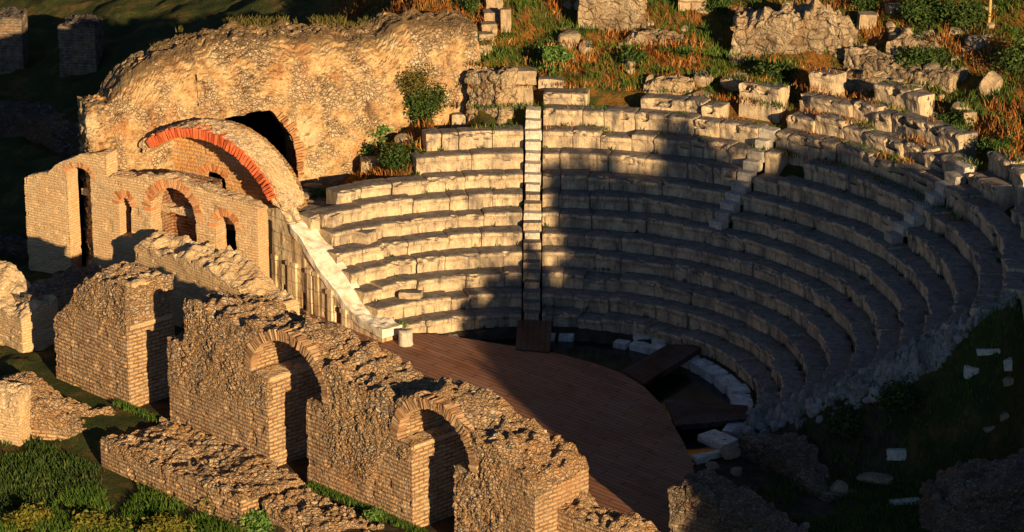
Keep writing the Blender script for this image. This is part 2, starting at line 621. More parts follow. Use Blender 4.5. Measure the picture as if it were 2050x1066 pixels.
M_earth = terrain_mat()
M_grass = leaf_mat('green_grass_blades', (.035, .085, .012), (.07, .14, .02), (.15, .17, .03))
M_dry = leaf_mat('dry_rust_grass', (.16, .055, .012), (.40, .14, .028), (.46, .30, .11))
M_olive = leaf_mat('olive_weeds', (.05, .06, .015), (.13, .11, .03), (.24, .17, .05))
M_bush = leaf_mat('bush_leaves', (.02, .045, .01), (.045, .085, .018), (.10, .13, .03))
M_fern = leaf_mat('bright_bush_leaves', (.05, .12, .02), (.10, .20, .04), (.22, .30, .09))
M_flow = leaf_mat('yellow_weed', (.08, .11, .015), (.17, .16, .025), (.20, .12, .025))
M_tree = leaf_mat('tree_leaves', (.02, .04, .012), (.04, .07, .02), (.07, .10, .03))


def bark():
    t = NT('bark')
    return t.done(t.ramp(t.noise(5, 4, t.mapping((1, 1, .2))), [(.3, (.05, .035, .025)), (.7, (.16, .12, .09))]), t.bump(t.noise(9, 4, t.mapping((1, 1, .2))), .8, .04))


M_bark = bark()


def water():
    t = NT('dark_water', .12)
    t.b.inputs['Specular IOR Level'].default_value = .35
    return t.done(t.ramp(t.noise(1.2, 4), [(.4, (.006, .007, .006)), (.7, (.02, .02, .013))]), t.bump(t.noise(5, 3), .12, .02))


M_water = water()
M_void = NT('unlit_black').done((.012, .010, .009))  # near black puts the unlit depth behind openings into the colour
M_post = NT('raw_post_wood').done((.50, .34, .12))

# ------------------------------------------------------------------ theatre numbers
R0, SD, SH = 7.2265, .75, .4737
NROW = 14


def rowR(k):
    return R0 + SD * k


def rowz(k):
    return SH * k + (.12 * max(0, k - 8) if k > 8 else 0)


def theta_x(k, px, z=None):
    th = np.radians(np.linspace(-5, 150, 900))
    z = rowz(k + 1) if z is None else z
    x = np.array([PROJ((rowR(k) * math.cos(t), rowR(k) * math.sin(t), z))[0] for t in th])
    i = int(np.argmax(x))
    th, x = th[i:], x[i:]
    return float(np.interp(px, x[::-1], th[::-1]))


def theta_y(k, py):
    th = np.radians(np.linspace(-60, 60, 700))
    y = np.array([PROJ((rowR(k) * math.cos(t), rowR(k) * math.sin(t), rowz(k + 1)))[1] for t in th])
    return float(np.interp(py, y[::-1], th[::-1]))


LEFT_PX = [752, 741, 724, 704, 680, 640, 600, 674, 834, 854, 1086, 1086, 1480, 1612]
RIGHT_PY = [822, 804, 784, 768, 744, 722, 700, 664, 634, 606, 565, 470, 400, None]
TL = [theta_x(k, LEFT_PX[k]) for k in range(NROW)]
TR = [theta_y(k, RIGHT_PY[k]) if RIGHT_PY[k] else theta_x(k, 1842) for k in range(NROW)]
TST = [theta_x(5, 1066), math.atan2(*(P(1530, 330, 4.3)[[1, 0]])), math.atan2(*(P(1925, 452, 4.0)[[1, 0]]))]
WPL = Plane(P(510, 550), (.65, -.76))       # foot line of the left wing wall
INNER = P(765, 658) - WPL.n * 1.15       # inner foot of the left wing wall

# ------------------------------------------------------------------ ground


def ENDTH(R):
    return np.interp(R, [7.] + [rowR(k) + .45 for k in range(12)] + [19, 30], [math.degrees(TR[0]) - 1] + [math.degrees(t) for t in TR[:12]] + [26, 30])


def terrain(x, y):
    x = np.asarray(x, float)
    y = np.asarray(y, float)
    R = np.hypot(x, y)
    th = np.degrees(np.arctan2(y, x))
    th = np.where(th < -120, th + 360, th)
    B = np.clip((R - 7.3) * .632 - .25, -.05, None)
    B = np.where(R > 17.2, 5.95 + (R - 17.2) * .30, np.minimum(B, 5.95))
    # the seating bank ends on the right, its broken end slopes down
    endth = ENDTH(R)
    B = np.where(th < endth + 2, B + .42 * sstep(1.5, -.5, th - endth) * (R > 7.3), B)
    B = B * sstep(-15, -2.5, th - endth)
    # left: behind the wing wall only, and lower where the rows are gone
    w = (x - INNER[0]) * VV[0] + (y - INNER[1]) * VV[1]
    cap = np.interp(th, [90, 97, 104, 110, 116, 122, 140], [9, 5.6, 4.6, 3.6, 2.2, .8, .2])
    cap = np.where(R > 16.6, cap + np.interp(x, [-9, -2, 1], [0, 3.6, 6.]) * sstep(16.6, 18., R), cap)
    B = np.where(th > 90, np.minimum(B, cap + (R > 17) * 0), B)
    B = B * sstep(.1, .6, w)
    # orchestra pit
    pit = (R < 7.15)
    B = np.where(pit & (w > -20), -.55 * sstep(7.15, 6.6, R), B)
    B = B - 1.3 * sstep(1.0, .35, np.abs(x + 2.5 + .18 * (y - 15))) * sstep(14.6, 15.6, R) * sstep(21, 18.5, R)
    # yard in front of the stage wall lies lower
    v = (x + 7.9) * VV[0] + (y + 5.49) * VV[1]
    front = sstep(-1.6, -2.3, v)
    B = B * (1 - front) - .62 * front
    # rising ground far away so that no sky is seen
    far = sstep(38, 130, np.hypot(x, y - 5)) * sstep(-10, 60, y)
    B = B + far * 26
    gro = sstep(22, 60, (x * math.cos(SUN_AZ) + 0 * y)) * sstep(0, -40, y) * 3
    return B + gro


def tz(x, y):
    return float(terrain(np.array([x]), np.array([y]))[0])


def PT(px, py):
    """point of the photograph on the ground"""
    r = ray(px, py)
    r = r / np.linalg.norm(r)
    t = np.linspace(60, 190, 2600)
    p = CAM[None, :] + t[:, None] * r[None, :]
    below = p[:, 2] < terrain(p[:, 0], p[:, 1])
    i = int(np.argmax(below)) if below.any() else len(t) - 1
    return p[i]


def axis(lo, hi, step, far):
    a = list(np.arange(lo, hi + 1e-6, step))
    g, p = step, hi
    while p < far:
        g *= 1.35
        p += g
        a.append(p)
    g, p = step, lo
    while p > -far:
        g *= 1.35
        p -= g
        a.insert(0, p)
    return np.array(a)


gx = axis(-26, 27, .22, 1500)
gy = axis(-16, 44, .22, 1500)
GX, GY = np.meshgrid(gx, gy, indexing='ij')
px_, py_ = GX.ravel(), GY.ravel()
gz = terrain(px_, py_)
Rg = np.hypot(px_, py_)
inr = np.maximum(np.abs(px_), np.abs(py_ - 10)) < 60
q3 = np.stack([px_, py_, 0 * px_], 1)
bumpy = np.where((Rg > 16.8) & (py_ > -6), .55, .16)
gz = gz + np.where(inr & (Rg > 6.8), bumpy * fbm(q3, .55, 4, 3), 0) * np.where((Rg < 17.0) & (Rg > 7), .15, 1)
nxg, nyg = len(gx), len(gy)
gi = (np.arange(nxg - 1)[:, None] * nyg + np.arange(nyg - 1)[None, :]).ravel()
gf = np.stack([gi, gi + nyg, gi + nyg + 1, gi + 1], 1)
hill_mask = sstep(15.2, 17.2, Rg) * sstep(-9, -3, px_) * sstep(3, 8, py_)
hill_mask = np.maximum(hill_mask, sstep(-10, -7, px_) * sstep(-3, -5, px_) * sstep(9, 11, py_))
gm = make_mesh('ground', np.stack([px_, py_, gz], 1), gf, M_earth, True, {'rub': hill_mask})
go = link('ground', gm)
go['kind'] = 'structure'

# water standing in the orchestra
ang = np.linspace(0, 2 * math.pi, 97)[:-1]
rr = [0, 2, 4, 6, 7.05]
WV, WF = [], []
for i, r in enumerate(rr):
    for a in ang:
        WV.append((r * math.cos(a), r * math.sin(a), -.32))
for i in range(len(rr) - 1):
    for j in range(96):
        WF.append([i * 96 + j, (i + 1) * 96 + j, (i + 1) * 96 + (j + 1) % 96, i * 96 + (j + 1) % 96])
wo = link('water', make_mesh('water', WV, WF, M_water))
wo['kind'] = 'structure'

# ------------------------------------------------------------------ seating
seating = thing('theatre_seating', 'curved tiers of worn stone seats rising round the dark orchestra', 'seating')
PROF = [(.80, -.62), (.07, -.62), (.06, -.02), (.065, .10), (.055, .22), (.02, .30), (-.015, .345), (-.02, .40), (.0, .445), (.035, .468), (.12, .474), (.26, .472), (.42, .466), (.58, .462), (.79, .455), (.80, .44)]


def seat_row(k, t0, t1):
    mb = MB()
    rs = np.random.default_rng(100 + k)

    def flush():
        nonlocal mb
        if mb.n:
            link('seat_row', mb.mesh('seat_row', M_seat), seating)
        mb = MB()
    R, z0 = rowR(k), rowz(k)
    hz = (rowz(k + 1) - rowz(k)) / SH
    a = t0
    gaps = []
    for i, ts in enumerate(TST):
        hw = .34 / R
        if (i == 1 and k < 6) or (i == 2 and k < 8):
            continue
        gaps.append((ts - hw, ts + hw))
    while a < t1 - .01:
        L = (rs.uniform(.6, 1.3) if rs.random() < .55 else rs.uniform(1.2, 2.0)) / R
        b = min(a + L, t1)
        if t1 - b < .5 / R:
            b = t1
        skip = False
        for g0, g1 in gaps:
            if a < g0 < b:
                b = g0
            elif g0 <= a < g1:
                a = g1
                skip = True
                flush()
        if skip:
            continue
        dr, dz, tilt = rs.normal(0, .04), rs.normal(0, .018), rs.normal(0, .03)
        if rs.random() < .12:
            dr += rs.uniform(-.12, .10)
        if rs.random() < .10:
            dz -= rs.uniform(.03, .14)
        if k >= 11:
            dz -= rs.uniform(.0, .22)
            dr += rs.normal(0, .06)
        if k >= 9 and rs.random() < (.18 if k >= 11 else .06):
            a = b
            flush()
            continue
        g = rs.uniform(.006, .022) / R
        aa, bb = a + g, b - g
        n = max(3, int((bb - aa) * R / .085))
        if bb - aa > .12 / R:
            pr = np.array(PROF) * np.array([1, hz])
            m = len(pr)
            T = np.linspace(aa, bb, n + 1)
            V = np.zeros((n + 1, m, 3))
            rad = R + dr + pr[None, :, 0] + tilt * np.linspace(-1, 1, n + 1)[:, None]
            V[:, :, 0] = rad * np.cos(T)[:, None]
            V[:, :, 1] = rad * np.sin(T)[:, None]
            V[:, :, 2] = z0 + dz + pr[None, :, 1]
            V = V.reshape(-1, 3)
            e = np.minimum(np.arange(n + 1), n - np.arange(n + 1))          # worn block ends
            edge = np.repeat(np.where(e == 0, .022, 0), m)
            nose = np.tile((pr[:, 1] > .3) & (pr[:, 0] < .1), n + 1)
            wk = 2.3 if k >= 10 else 1.25
            wear = wk * (.05 * fbm(V, 2.2, 3, k) + .022 * vnoise(V, 7., k + 40))
            chip = np.clip(fbm(V, 2.6, 3, k + 70) - .13, 0, 1) * .36 * wk
            rdir = np.stack([np.cos(np.repeat(T, m)), np.sin(np.repeat(T, m)), 0 * V[:, 0]], 1)
            low = np.tile(pr[:, 1] < -.1, n + 1)
            f = np.where(low, 0, wear * .6 + edge + np.where(nose, chip, 0))
            V = V + rdir * f[:, None]
            V[:, 2] -= np.where(low, 0, np.where(nose, chip * .6, 0) + edge + .35 * wear)
            F = []
            for i in range(n):
                for j in range(m - 1):
                    F.append([i * m + j, i * m + j + 1, (i + 1) * m + j + 1, (i + 1) * m + j])
            # close both ends
            F.append([j for j in range(m)][::1])
            F.append([n * m + j for j in range(m)][::-1])
            mb.add(V, F)
        a = b
    flush()


def end_on_wing(k):
    """angle at which row k meets the back of the wing wall"""
    th = np.radians(np.linspace(100, 140, 400))
    w = (rowR(k) * np.cos(th) - WPL.A[0]) * WPL.n[0] + (rowR(k) * np.sin(th) - WPL.A[1]) * WPL.n[1]
    return float(np.interp(.62, -w, th))


for k in range(NROW):
    if k < 7:
        TL[k] = end_on_wing(k) if k not in (5,) else end_on_wing(k) - .04
    seat_row(k, TR[k] - (RNG.uniform(-.01, .05) if k < 11 else 0), TL[k])

# white kerb of the orchestra, broken in places
mb = MB()
rs = np.random.default_rng(5)
a = math.radians(-22)
while a < math.radians(128):
    L = rs.uniform(.5, 1.1) / 6.8
    b = a + L
    d = math.degrees(a)
    if (d < 47 or 72 < d < 88 or rs.random() < .35) and not (88 < d < 99):
        K, Q = boxgrid(6, 4, 3)
        t_ = a + .01 + (b - a - .02) * K[:, 0] / 6
        r_ = (6.62 if d > 47 else 6.5) + rs.normal(0, .05) + (.5 if d > 47 else .62) * K[:, 1] / 4
        z_ = -.45 + (.47 + rs.normal(0, .03) - (.12 if d > 47 else 0)) * K[:, 2] / 3
        V = np.stack([r_ * np.cos(t_), r_ * np.sin(t_), z_], 1)
        V += .03 * np.stack([fbm(V, 2, 2, 1), fbm(V, 2, 2, 4), fbm(V, 2, 2, 7)], 1)
        mb.add(V, Q[:, ::-1])
    elif mb.n:
        link('orchestra_kerb', mb.mesh('orchestra_kerb', M_kerb), seating)
        mb = MB()
    a = b
if mb.n:
    link('orchestra_kerb', mb.mesh('orchestra_kerb', M_kerb), seating)

# stairs cut through the rows
step_src = [block_mesh('step', M_step, 40 + i, 5, .035) for i in range(3)]
M_step2 = stone_mat('worn_step_limestone', (.54, .47, .38), (.34, .29, .23), (.42, .39, .36))
step_mid = [block_mesh('step', M_step2, 47 + i, 5, .06) for i in range(3)]
step_low = [block_mesh('step', M_seat, 44 + i, 5, .05) for i in range(3)]
for i, ts in enumerate(TST):
    e = link('staircase', None, seating)
    e.empty_display_size = .2
    k0, k1 = [(0, 10), (6, 10), (8, 11)][i]
    for k in range(k0, k1 + 1):
        dzr = rowz(k + 1) - rowz(k)
        for j in (0, 1):
            top = rowz(k) + dzr * (j + 1) / 2
            r = rowR(k) - .36 + SD * j / 2 + .22
            me = step_src[(k + j) % 3]
            if (i == 0 and k < 7 and not (k in (4, 5) and j == 1)) or (i == 1 and k < 6):
                me = step_low[(k + j) % 3]
            if i > 0:
                me = (step_src if (2 * k + j) % 3 != 1 and k > 5 else step_mid)[(k + j) % 3]
            o = link('step', me, e)
            hh = .21
            o.scale = (.325 * random.uniform(.80, 1.05), .24, hh * random.uniform(.93, 1.0))
            o.location = (r * math.cos(ts), r * math.sin(ts), top - hh + random.uniform(-.012, .012))
            o.rotation_euler = (random.uniform(-.05, .05), random.uniform(-.05, .05), ts + math.pi / 2 + random.uniform(-.08, .08))

# ------------------------------------------------------------------ wing wall (left end of the seats)
pl = Plane(P(510, 550), (.65, -.76))
pl = Plane(pl.A - pl.n * 1.15, pl.d)
wing = thing('wing_wall', 'pale marble wing wall with pilasters and a glaring white sloping top, left of the seats', 'wall', pl.A, pl.ang)
ftop = pl.prof([(420, 402), (470, 410), (514, 416), (560, 418), (590, 466), (620, 508), (652, 560), (684, 604), (716, 640), (764, 664)])
inn = pl.sz(765, 658)[0]
slots = [(566, 571), (604, 612), (669, 680)]
sl = [(pl.sz(a, 590)[0], pl.sz(b, 590)[0]) for a, b in slots]
mb = MB()
edges = [-2.4] + [t for s_ in sl for t in s_] + [inn]
top_f = pint(ftop)
for i in range(0, len(edges), 2):
    wall_piece(mb, edges[i], edges[i + 1], -.3, top_f, .62, .07, 0., .03, 3 + i, .02, sc=3)
for (a, b) in sl:
    hh = min(.78, float(top_f(np.array([a]))[0]) - .3)
    wall_piece(mb, a, b, hh, top_f, .62, .07, 0., .02, 20, .02)
    wall_piece(mb, a, b, -.3, hh, .2, .1, 0., .01, 22, .0, d0=.42)
    wall_piece(mb, a, b, -.3, .12, .42, .1, 0., .01, 23, .0)
link('wall_body', mb.mesh('wall_body', M_marb), wing)
K, Q = boxgrid(60, 22, 2)
c0 = pl.sz(584, 458)[0]
s_ = K[:, 0] / 60 * (inn - c0 + .1) + c0
zf = top_f(s_)
bpr = pl.prof([(600, 428), (640, 466), (680, 508), (705, 545), (725, 577), (742, 612), (772, 652)], .8)
zb_ = np.interp(s_ + .15, bpr[:, 0], bpr[:, 1])
dd = K[:, 1] / 22
zt = zf + (np.maximum(zb_ - .1, zf) - zf) * sstep(.0, 1., dd * 1.05)
V = np.stack([s_, -.06 + .86 * dd, np.where(K[:, 2] > 0, zt + .1 * (K[:, 2] - 1), np.minimum(zf - .1, zt - .2))], 1)
q3 = V * np.array([1, 1, .3])
V[:, 2] += np.where(K[:, 2] > 0, .10 * fbm(q3, 1.6, 4, 4) + .05 * vnoise(q3, 5, 3), 0)
V[:, 1] += .10 * fbm(V, 1.6, 3, 9)
link('coping', make_mesh('coping', V, Q, M_cop), wing)
for i, px in enumerate((525, 552, 583, 592, 622, 636, 662, 690)):
    sc_ = pl.sz(px, 590)[0]
    h = float(top_f(np.array([sc_]))[0]) - .12
    h = min(h, 1.75)
    if h < .3:
        continue
    mb = MB()
    K, Q = boxgrid(3, 2, 12)
    mb.add(np.stack([sc_ - .11 + .22 * K[:, 0] / 3, -.07 + .1 * K[:, 1] / 2, -.2 + (h + .2) * K[:, 2] / 12], 1), Q)
    mb.add(np.stack([sc_ - .16 + .32 * K[:, 0] / 3, -.11 + .14 * K[:, 1] / 2, h - .16 + .14 * K[:, 2] / 12], 1), Q)
    link('pilaster', mb.mesh('pilaster', M_marb), wing)

# ------------------------------------------------------------------ wooden stage and walkways


def slab(pts, z, th, mat, name, parent=None, sides=None):
    """flat deck with real thickness over a polygon"""
    n = len(pts)
    V = [(p[0], p[1], z) for p in pts] + [(p[0], p[1], z - th) for p in pts]
    F = [list(range(n)), list(range(2 * n - 1, n - 1, -1))]
    for i in range(n):
        j = (i + 1) % n
        F.append([i, i + n, j + n, j])
    return make_mesh(name, V, F, mat)


def ccw(pts):
    a = sum(p[0] * q[1] - q[0] * p[1] for p, q in zip(pts, pts[1:] + pts[:1]))
    return pts if a > 0 else pts[::-1]


SZ = .16
stage_px = [(600, 628), (650, 632), (700, 645), (762, 664), (830, 668), (880, 670), (940, 679), (1000, 689), (1060, 698), (1130, 711), (1190, 728), (1245, 748), (1290, 775), (1322, 808), (1345, 845), (1368, 885), (1385, 925), (1394, 965), (1396, 1005), (1388, 1045), (1370, 1090), (1330, 1130)]
front_pts = [P(x, y, SZ) for x, y in stage_px]
back_line = [P(540, 940) + U * s for s in (9.5, 4.0, -1.0, -3.6)]
poly = ccw([tuple(p[:2]) for p in front_pts] + [tuple((p + VV * 1.7)[:2]) for p in back_line])
stage = thing('wooden_stage', 'broad red brown plank stage floor with a rounded edge over the dark orchestra', 'stage', (0, 0, 0))
link('deck', slab(poly, SZ, .07, M_deck, 'deck'), stage)
mb = MB()
for i in range(2, len(front_pts) - 1):
    p, q = front_pts[i][:2], front_pts[i + 1][:2]
    c = np.array([poly[0]])
    d = (q - p) / (np.linalg.norm(q - p) + 1e-9)
    nrm = np.array([-d[1], d[0]])
    inner = np.array([-1.0, -3.0]) - p
    if nrm @ inner < 0:
        nrm = -nrm
    a0, a1 = p + nrm * .04, q + nrm * .04
    b0, b1 = p + nrm * .12, q + nrm * .12
    V = [(*a0, SZ - .075), (*a1, SZ - .075), (*b1, SZ - .075), (*b0, SZ - .075), (*a0, -.45), (*a1, -.45), (*b1, -.45), (*b0, -.45)]
    mb.add(V, [[0, 1, 2, 3], [4, 7, 6, 5], [0, 4, 5, 1], [1, 5, 6, 2], [2, 6, 7, 3], [3, 7, 4, 0]])
link('edge_beam', mb.mesh('edge_beam', M_deckx), stage)


def walkway(pxs, z, label, along):
    pts = [P(x, y, zz) for (x, y), zz in zip(pxs, z)]
    c = sum(pts) / 4
    d = (pts[1] - pts[0]) if along else (pts[3] - pts[0])
    ang = math.atan2(d[1], d[0])
    t = thing('wooden_walkway', label, 'walkway', (c[0], c[1], 0), ang)
    R_ = np.array([[math.cos(-ang), -math.sin(-ang)], [math.sin(-ang), math.cos(-ang)]])
    V = []
    for dz in (0, -.07):
        for p in pts:
            q = R_ @ (p[:2] - c[:2])
            V.append((q[0], q[1], p[2] + dz))
    a = sum(V[i][0] * V[(i + 1) % 4][1] - V[(i + 1) % 4][0] * V[i][1] for i in range(4))
    F = [[0, 1, 2, 3], [7, 6, 5, 4]] + [[i, i + 4, (i + 1) % 4 + 4, (i + 1) % 4] for i in range(4)]
    if a < 0:
        F = [f[::-1] for f in F]
    link('planks', make_mesh('planks', V, F, M_deckx), t)
    mb = MB()
    for i0, i1 in ((0, 1), (3, 2)) if along else ((0, 3), (1, 2)):
        p, q = np.array(V[i0]), np.array(V[i1])
        cc = (np.array(V[0]) + V[1] + V[2] + V[3]) / 4
        p, q = p + (cc - p) * .12, q + (cc - q) * .12
        w = np.array([0, .06, 0])
        b = [p - w, q - w, q + w, p + w]
        W = [(v[0], v[1], v[2] - .072) for v in b] + [(v[0], v[1], v[2] - .2) for v in b]
        mb.add(W, [[0, 1, 2, 3], [7, 6, 5, 4]] + [[i, i + 4, (i + 1) % 4 + 4, (i + 1) % 4] for i in range(4)])
    link('joist', mb.mesh('joist', M_deckx), t)


walkway([(1032, 699), (1036, 642), (1106, 642), (1100, 705)], [.20, .30, .30, .20], 'short brown plank ramp from the stage up to the foot of the stone stair', True)
walkway([(1246, 742), (1335, 690), (1412, 690), (1290, 768)], [.22, .22, .22, .22], 'dark plank walkway slanting from the stage corner to the right seats', True)
walkway([(1330, 800), (1497, 812), (1500, 838), (1352, 852)], [.12, .12, .12, .12], 'dark plank walkway across black water beside the right end of the stage', True)

# column stump
c = P(812, 690, SZ)
col_t = thing('column_stump', 'short pale broken column drum standing on the stage edge', 'column', (c[0], c[1], SZ))
K, Q = boxgrid(1, 1, 1)
n, m = 32, 10
V, F = [], []
for i in range(m + 1):
    z = i / m * .5
    for j in range(n):
        a = 2 * math.pi * j / n
        fl = 1 + .012 * math.cos(a * 8)
        r = .235 * fl * (1.06 if z < .06 else 1.0) * (.97 if i == m else 1)
        V.append((r * math.cos(a), r * math.sin(a), z + (.03 * math.sin(a * 2 + 1) if i >= m - 1 else 0)))
V.append((0, 0, .49))
for i in range(m):
    for j in range(n):
        F.append([i * n + j, i * n + (j + 1) % n, (i + 1) * n + (j + 1) % n, (i + 1) * n + j])
for j in range(n):
    F.append([m * n + j, m * n + (j + 1) % n, (m + 1) * n])
V = np.array(V)
V[:, :2] *= (1 + .04 * fbm(V, 4, 3, 2))[:, None]
link('drum', make_mesh('drum', V, F, M_step, True), col_t)

# ------------------------------------------------------------------ brick arches


def arch_ring(name, parent, mat, cs, zs, rx, rz, th, a0, a1, n, d0, d1, jit=.03, seed=1):
    """single bricks standing on edge round an arch"""
    rs = np.random.default_rng(seed)
    mb = MB()
    for i in range(n):
        a, b = a0 + (a1 - a0) * i / n, a0 + (a1 - a0) * (i + 1) / n
        g = (b - a) * .15
        t = th * rs.uniform(.86, 1.08)
        f = d0 - rs.uniform(0, jit)
        V = []
        for d in (f, d1):
            for an, e in ((a + g, 0), (b - g, 0), (b - g, t), (a + g, t)):
                V.append((cs + (rx + e) * math.cos(an), d, zs + (rz + e) * math.sin(an)))
        V = np.array(V) + rs.normal(0, .012, (8, 3))
        mb.add(V, [[0, 1, 2, 3], [7, 6, 5, 4], [0, 4, 5, 1], [1, 5, 6, 2], [2, 6, 7, 3], [3, 7, 4, 0]])
    return link(name, mb.mesh(name, mat), parent)


def ell(cs, zs, rx, rz):
    return lambda s: zs + rz * np.sqrt(np.clip(1 - ((s - cs) / rx)**2, 0.0, 1))


# ------------------------------------------------------------------ stage wall with two arches
pk = Plane(P(540, 940), U)
TK = 2.1
sk = thing('stage_wall', 'long rubble and brick wall pierced by two arched doorways, in front of the plank stage', 'wall', pk.A, pk.ang)
top = pint(pk.prof([(366, 606), (391, 588), (415, 562), (457, 569), (476, 581), (527, 592), (576, 611), (613, 626), (666, 640), (686, 657), (720, 679), (774, 701), (821, 735), (889, 763), (948, 769), (983, 785), (1016, 814), (1051, 837), (1102, 865), (1135, 887), (1172, 920), (1185, 985)], TK))
s_l0 = pk.sz(341, 840)[0]
s_l1 = pk.sz(369, 700)[0]
s_e = 11.35
a1 = (.88, 2.92, 1.66, 1.42)
a2 = (7.28, 2.62, 1.52, 1.36)


def rub_sk(V):
    zb = np.interp(V[:, 0], [-4, -.2, 1.7, 2.5, 3.0, 4.6, 5.2, 6.4, 8.1, 8.6, 12], [1.55, 1.7, 2.4, 2.2, .9, .9, 2.2, 2.3, 1.2, -.6, -.6])
    r = sstep(-.25, .35, V[:, 2] - zb + .9 * fbm(V, .9, 3, 77))
    for (c_, z_, rx_, rz_) in (a1, a2):
        q_ = np.sqrt(((V[:, 0] - c_) / rx_)**2 + (np.maximum(V[:, 2] - z_, 0) / rz_)**2)
        r = np.where((V[:, 2] > z_ - .1) & (q_ < 1.30) & (V[:, 1] < .5), r * .1, r)
    r = np.where((V[:, 1] > .16) & (V[:, 0] < 11), 0., r)
    r = np.where(V[:, 0] > s_e - .12, .12, r)
    r = np.where((V[:, 0] > 10.1) & (V[:, 0] <= s_e - .12) & (V[:, 2] < 3.3), r * .35, r)
    return r


mb = MB()
A_ = dict(T=TK, res=.058, rubf=rub_sk, amp=.066, jag=.22, sc=6.6)
z_stub = pk.sz(345, 682)[1]
wall_piece(mb, s_l0, s_l1, -.6, z_stub, seed=1, **A_)
wall_piece(mb, s_l1, a1[0] - a1[2], -.6, top, seed=1, **A_)
wall_piece(mb, a1[0] - a1[2], 0., -.6, a1[1], seed=1, **{**A_, 'jag': .03})
wall_piece(mb, 1.76, a1[0] + a1[2], -.6, a1[1] - .12, seed=1, **{**A_, 'jag': .05})
wall_piece(mb, a1[0] - a1[2], a1[0] + a1[2], ell(*a1), top, seed=1, **A_)
wall_piece(mb, a1[0] + a1[2], a2[0] - a2[2], -.6, top, seed=1, **A_)
wall_piece(mb, a2[0] - a2[2], 6.38, -.6, a2[1], seed=1, **{**A_, 'jag': .03})
wall_piece(mb, 8.12, a2[0] + a2[2], -.6, a2[1] - .12, seed=1, **{**A_, 'jag': .05})
wall_piece(mb, a2[0] - a2[2], a2[0] + a2[2], ell(*a2), top, seed=1, **A_)
wall_piece(mb, a2[0] + a2[2], s_e, -.6, top, seed=1, **A_)
wall_piece(mb, s_e, s_e + 2.9, -.6, pint(pk.prof([(1185, 1000), (1205, 1012), (1225, 1020), (1265, 1034), (1292, 1046), (1330, 1075)], TK)), seed=1, **{**A_, 'T': 1.2, 'd0': .9})
link('wall_body', mb.mesh('wall_body', M_skene), sk)
arch_ring('arch_ring', sk, M_vous, a1[0], a1[1], a1[2] - .015, a1[3] - .015, .33, -.02, math.pi - .1, 46, -.005, .3, .035, 3)
arch_ring('arch_ring', sk, M_vous, a2[0], a2[1], a2[2] - .015, a2[3] - .015, .33, -.02, math.pi - .1, 43, -.005, .3, .035, 4)
for s0, s1, zt in ((a1[0] - a1[2] + .1, .06, 2.93), (a2[0] - a2[2] + .1, 6.44, 2.63)):
    mb = MB()
    wall_piece(mb, s0, s1, zt - .12, zt + .02, TK - .1, .07, 0., .03, 9, .0, d0=.04)
    link('impost', mb.mesh('impost', M_bath), sk)

# ------------------------------------------------------------------ pieces of the same wall further left


def simple_wall(name, label, plane, s0, s1, topf, T, mat, rubf, z0=-.5, amp=.06, jag=.18, res=.065, seed=1, group=None, tilt=0., sc=6.2):
    t = thing(name, label, 'wall', plane.A, plane.ang, group)
    mb = MB()
    wall_piece(mb, s0, s1, z0, topf, T, res, rubf, amp, seed, jag, sc=sc)
    if tilt:
        V = mb.V[0]
        zt = topf(V[:, 0]) if callable(topf) else np.full(len(V), float(topf))
        V[:, 2] -= tilt * (1 - np.clip(V[:, 1] / T, 0, 1)) * np.clip((V[:, 2] - z0) / (zt - z0), 0, 1)
    link('wall_body', mb.mesh('wall_body', mat), t)
    return t


def rub_high(zb, seed=5, sc=.9):
    return lambda V: sstep(-.2, .3, V[:, 2] - zb + .8 * fbm(V, sc, 3, seed))


g0, g1 = pk.sz(112, 740)[0], pk.sz(259, 800)[0]
gt = pint(pk.prof([(100, 604), (137, 600), (161, 624), (190, 600), (215, 558), (237, 537), (260, 545), (300, 556)], 1.2))
gp = simple_wall('wall_pier', 'sunlit brick pier with a stepped ledge and jagged rubble top, left of the arched wall', pk, g0, g1, gt, 1.9, M_skene, rub_high(2.55), seed=12)
zl = pk.sz(262, 660)[1]
mb = MB()
wall_piece(mb, g1 - .62, g1 + .09, zl - .1, zl + .04, 1.7, .07, 0., .02, 5, 0., d0=.08)
link('impost', mb.mesh('impost', M_bath), gp)
mb = MB()
wall_piece(mb, g1 - .55, g1 - .04, zl + .04, gt, 1.4, .07, .2, .05, 6, .1, d0=.3)
link('arch_springer', mb.mesh('arch_springer', M_bath), gp)

l1 = pk.sz(44, 700)[0]
off_l = .55
pL = Plane(P(46, 706), U)
simple_wall('wall_stub', 'orange lit brick wall end with rubble top at the left edge', pL, -3.0, 0., pint(pL.prof([(-60, 500), (8, 530), (30, 540), (48, 568), (66, 582), (90, 592)], 1.4)), 1.5, M_bath, rub_high(1.55), seed=14, tilt=.35)

pD = Plane(P(52, 690), VV)
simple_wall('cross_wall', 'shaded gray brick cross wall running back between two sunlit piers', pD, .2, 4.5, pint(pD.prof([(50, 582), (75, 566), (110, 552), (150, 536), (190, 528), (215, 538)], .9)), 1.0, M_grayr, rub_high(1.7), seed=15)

pB = Plane(P(300, 632), U)
simple_wall('low_brick_wall', 'broad sunlit brick wall with rubble top between the arched wall and the three windows', pB, pB.sz(272, 560)[0], 6.6, pint(pB.prof([(262, 494), (299, 470), (337, 462), (393, 486), (431, 494), (470, 506), (506, 534), (560, 572), (600, 600)], 1.2)), 1.2, M_bath, rub_high(2.75), seed=16, tilt=.22, amp=.05)

